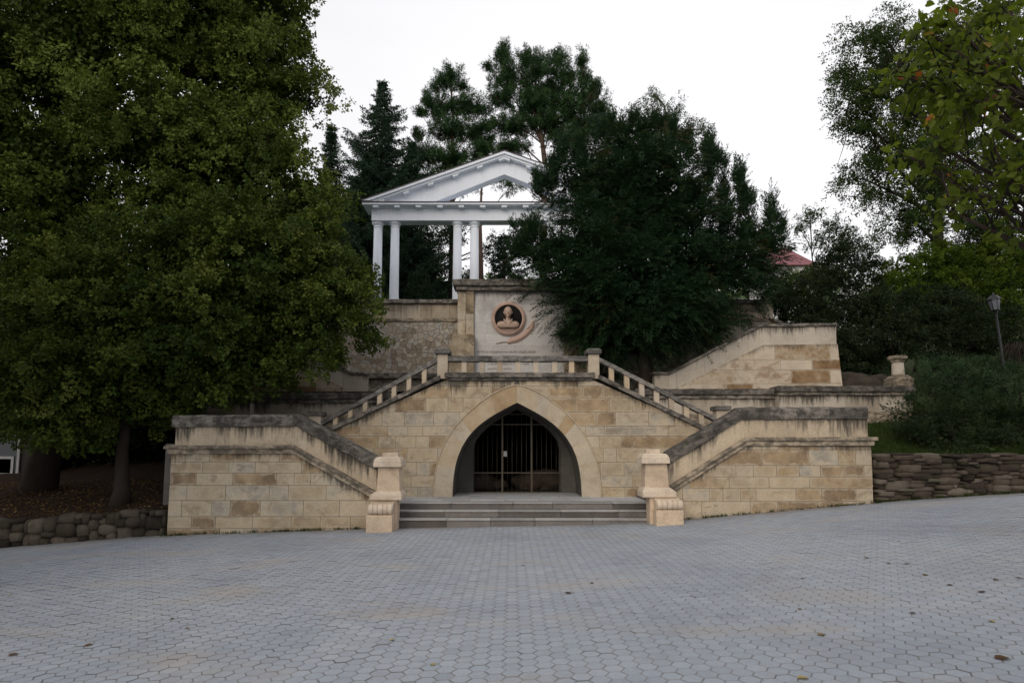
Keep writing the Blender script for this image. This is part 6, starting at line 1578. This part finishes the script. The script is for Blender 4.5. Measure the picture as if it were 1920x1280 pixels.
ps = np.concatenate(ps); n = len(ps); ps[:, 2] = gz(ps[:, 0], ps[:, 1]) - 0.005
V, f = leaf_quads(ps, norm(np.stack([rw2.normal(0, .6, n), rw2.normal(-.2, .4, n), np.ones(n)], 1)), norm(rw2.normal(size=(n, 3))), rw2.uniform(.03, .10, n), rw2.uniform(.008, .018, n), 0)
o = numpy_mesh('weeds', V, f, 4, GRASS, None, tint=np.clip(rw2.normal(.5, .25, n), 0, 1)); tag(o, 'small weeds growing where the walls meet the paving', kind='stuff')
def leaf_obj(i, x, y, tint, s):
    rnd = random.Random(i); a = rnd.uniform(0, 6.28)
    z = float(gz(x, y)) + 0.006
    prof = [(-.5, 0, .0), (-.25, .33, .012), (.1, .36, .016), (.5, 0, .004), (.1, -.36, .018), (-.25, -.33, .006)]
    mb = MB()
    c, s_ = math.cos(a), math.sin(a)
    pts = [((px * c - py * s_) * s, (px * s_ + py * c) * s, pz * s * 8 * rnd.uniform(.6, 1.2)) for px, py, pz in prof]
    ctr = (0, 0, .002)
    mb.raw([ctr] + pts, [(0, k + 1, (k + 1) % 6 + 1) for k in range(6)], tint)
    o = mb.build('fallen_leaf', LITTER); o.location = (x, y, z); return o
spots = [(812, 1246, .85, .07), (735, 1200, .95, .07), (1065, 1112, .05, .10), (1110, 1093, .05, .06), (980, 1060, .1, .06), (1625, 1046, .35, .08), (1685, 1015, .5, .07), (1505, 1272, .8, .09), (1540, 1190, .6, .09), (1860, 1165, .9, .08), (1840, 1110, .05, .10),
         (1735, 1078, .3, .08), (1782, 1097, .1, .07), (1868, 1087, .15, .08), (1910, 1084, .15, .08), (1665, 1056, .3, .07), (1700, 1057, .2, .07), (1711, 1150, .1, .07), (1505, 1085, .1, .06), (1500, 1142, .5, .06), (1880, 1235, .08, .12),
         (166, 1210, .3, .09), (25, 1228, .15, .09), (118, 1048, .9, .07), (135, 1048, .9, .07), (215, 1045, .7, .08), (40, 1060, .9, .07), (325, 1040, .95, .06), (365, 1044, .8, .05), (383, 1053, .9, .05), (350, 1178, .5, .06), (322, 1160, .2, .06), (20, 1115, .9, .06), (250, 1065, .8, .06), (90, 1075, .7, .07), (180, 1090, .6, .06), (1230, 1062, .2, .05), (1150, 1045, .3, .05), (470, 1075, .8, .05)]
dx = lambda u, v: None
for i, (u, v, t, s) in enumerate(spots):
    # solve for the ground under the sight line
    Yg = 8.0
    for _ in range(30):
        p = P(u, v, Yg); zt = float(gz(p.x, Yg)); q = P(u, v, Yg * 1.01)
        dz = (q.z - p.z) / (Yg * 0.01)
        if abs(dz) < 1e-6: break
        Yg = min(max(Yg + (zt - p.z) / dz * 0.8, 3.0), 14.2)
    p = P(u, v, Yg)
    tag(leaf_obj(500 + i, p.x, Yg, t, s * 0.95), 'small dry fallen leaf lying on the grey hexagonal paving', 'leaf', 'fallen leaves on the paving')

# ------------------------------------------------------------------ sky, sun, camera
sc = bpy.context.scene
w = bpy.data.worlds.new('World'); sc.world = w; w.use_nodes = True
t = w.node_tree; t.nodes.clear()
SUN_EL, SUN_AZ = R(28), R(205)       # azimuth measured from +Y towards +X: low behind the camera, a little to the left
sky = t.nodes.new('ShaderNodeTexSky'); sky.sky_type = 'NISHITA'; sky.sun_disc = False; sky.sun_elevation = SUN_EL; sky.sun_rotation = SUN_AZ
sky.air_density = 1.6; sky.dust_density = 6.0; sky.ozone_density = 1.0
hs = t.nodes.new('ShaderNodeHueSaturation'); hs.inputs['Saturation'].default_value = 0.16
t.links.new(sky.outputs[0], hs.inputs['Color'])
mixn = t.nodes.new('ShaderNodeMix'); mixn.data_type = 'RGBA'; mixn.inputs[0].default_value = SKY_MIX
t.links.new(hs.outputs[0], mixn.inputs[6]); mixn.inputs[7].default_value = (SKY_V * 0.985, SKY_V * 0.985, SKY_V, 1)
tc = t.nodes.new('ShaderNodeTexCoord'); nz_ = t.nodes.new('ShaderNodeTexNoise'); nz_.inputs['Scale'].default_value = 2.2; nz_.inputs['Detail'].default_value = 4
mpg = t.nodes.new('ShaderNodeMapping'); mpg.inputs['Scale'].default_value = (1, 1, 2.5)
t.links.new(tc.outputs['Generated'], mpg.inputs[0]); t.links.new(mpg.outputs[0], nz_.inputs['Vector'])
dt = t.nodes.new('ShaderNodeVectorMath'); dt.operation = 'DOT_PRODUCT'; t.links.new(tc.outputs['Generated'], dt.inputs[0]); dt.inputs[1].default_value = (0.40, 0.86, 0.32)
m1 = t.nodes.new('ShaderNodeMapRange'); m1.inputs[1].default_value = 0.55; m1.inputs[2].default_value = 1.0; m1.inputs[3].default_value = 0.90; m1.inputs[4].default_value = 1.12; t.links.new(dt.outputs['Value'], m1.inputs[0])
m2 = t.nodes.new('ShaderNodeMapRange'); m2.inputs[1].default_value = 0.3; m2.inputs[2].default_value = 0.7; m2.inputs[3].default_value = 0.95; m2.inputs[4].default_value = 1.04; t.links.new(nz_.outputs['Fac'], m2.inputs[0])
mm_ = t.nodes.new('ShaderNodeMath'); mm_.operation = 'MULTIPLY'; t.links.new(m1.outputs[0], mm_.inputs[0]); t.links.new(m2.outputs[0], mm_.inputs[1])
oc = t.nodes.new('ShaderNodeVectorMath'); oc.operation = 'SCALE'; oc.inputs[0].default_value = (SKY_V * 0.985, SKY_V * 0.975, SKY_V * 1.0); t.links.new(mm_.outputs[0], oc.inputs['Scale']); t.links.new(oc.outputs[0], mixn.inputs[7])
bg = t.nodes.new('ShaderNodeBackground'); bg.inputs['Strength'].default_value = 0.12
wo = t.nodes.new('ShaderNodeOutputWorld')
t.links.new(mixn.outputs[2], bg.inputs['Color']); t.links.new(bg.outputs[0], wo.inputs[0])
sl_ = bpy.data.lights.new('sun', 'SUN'); sl_.energy = SUN_E; sl_.angle = R(28); sl_.color = (1.0, 0.80, 0.56)
so = bpy.data.objects.new('sun', sl_); C.objects.link(so)
dirv = Vector((math.sin(SUN_AZ) * math.cos(SUN_EL), math.cos(SUN_AZ) * math.cos(SUN_EL), math.sin(SUN_EL)))
so.rotation_euler = dirv.to_track_quat('Z', 'Y').to_euler(); so.location = (0, -20, 30)
cd = bpy.data.cameras.new('camera'); cam = bpy.data.objects.new('camera', cd); C.objects.link(cam)
cd.sensor_width = 36.0; cd.lens = 36.0 * F / 1920; cd.shift_y = (CY - 640) / 1920; cd.clip_end = 600; cd.clip_start = 0.05
cam.location = (0, 0, CAMZ); cam.rotation_euler = (R(90) + TILT, 0, 0)
sc.camera = cam
sc.view_settings.view_transform = 'Standard'; sc.view_settings.look = 'None'; sc.view_settings.gamma = 1.0; sc.view_settings.exposure = EXPO
sc.cycles.max_bounces = 6; sc.cycles.diffuse_bounces = 3; sc.cycles.transmission_bounces = 4; sc.cycles.use_denoising = True
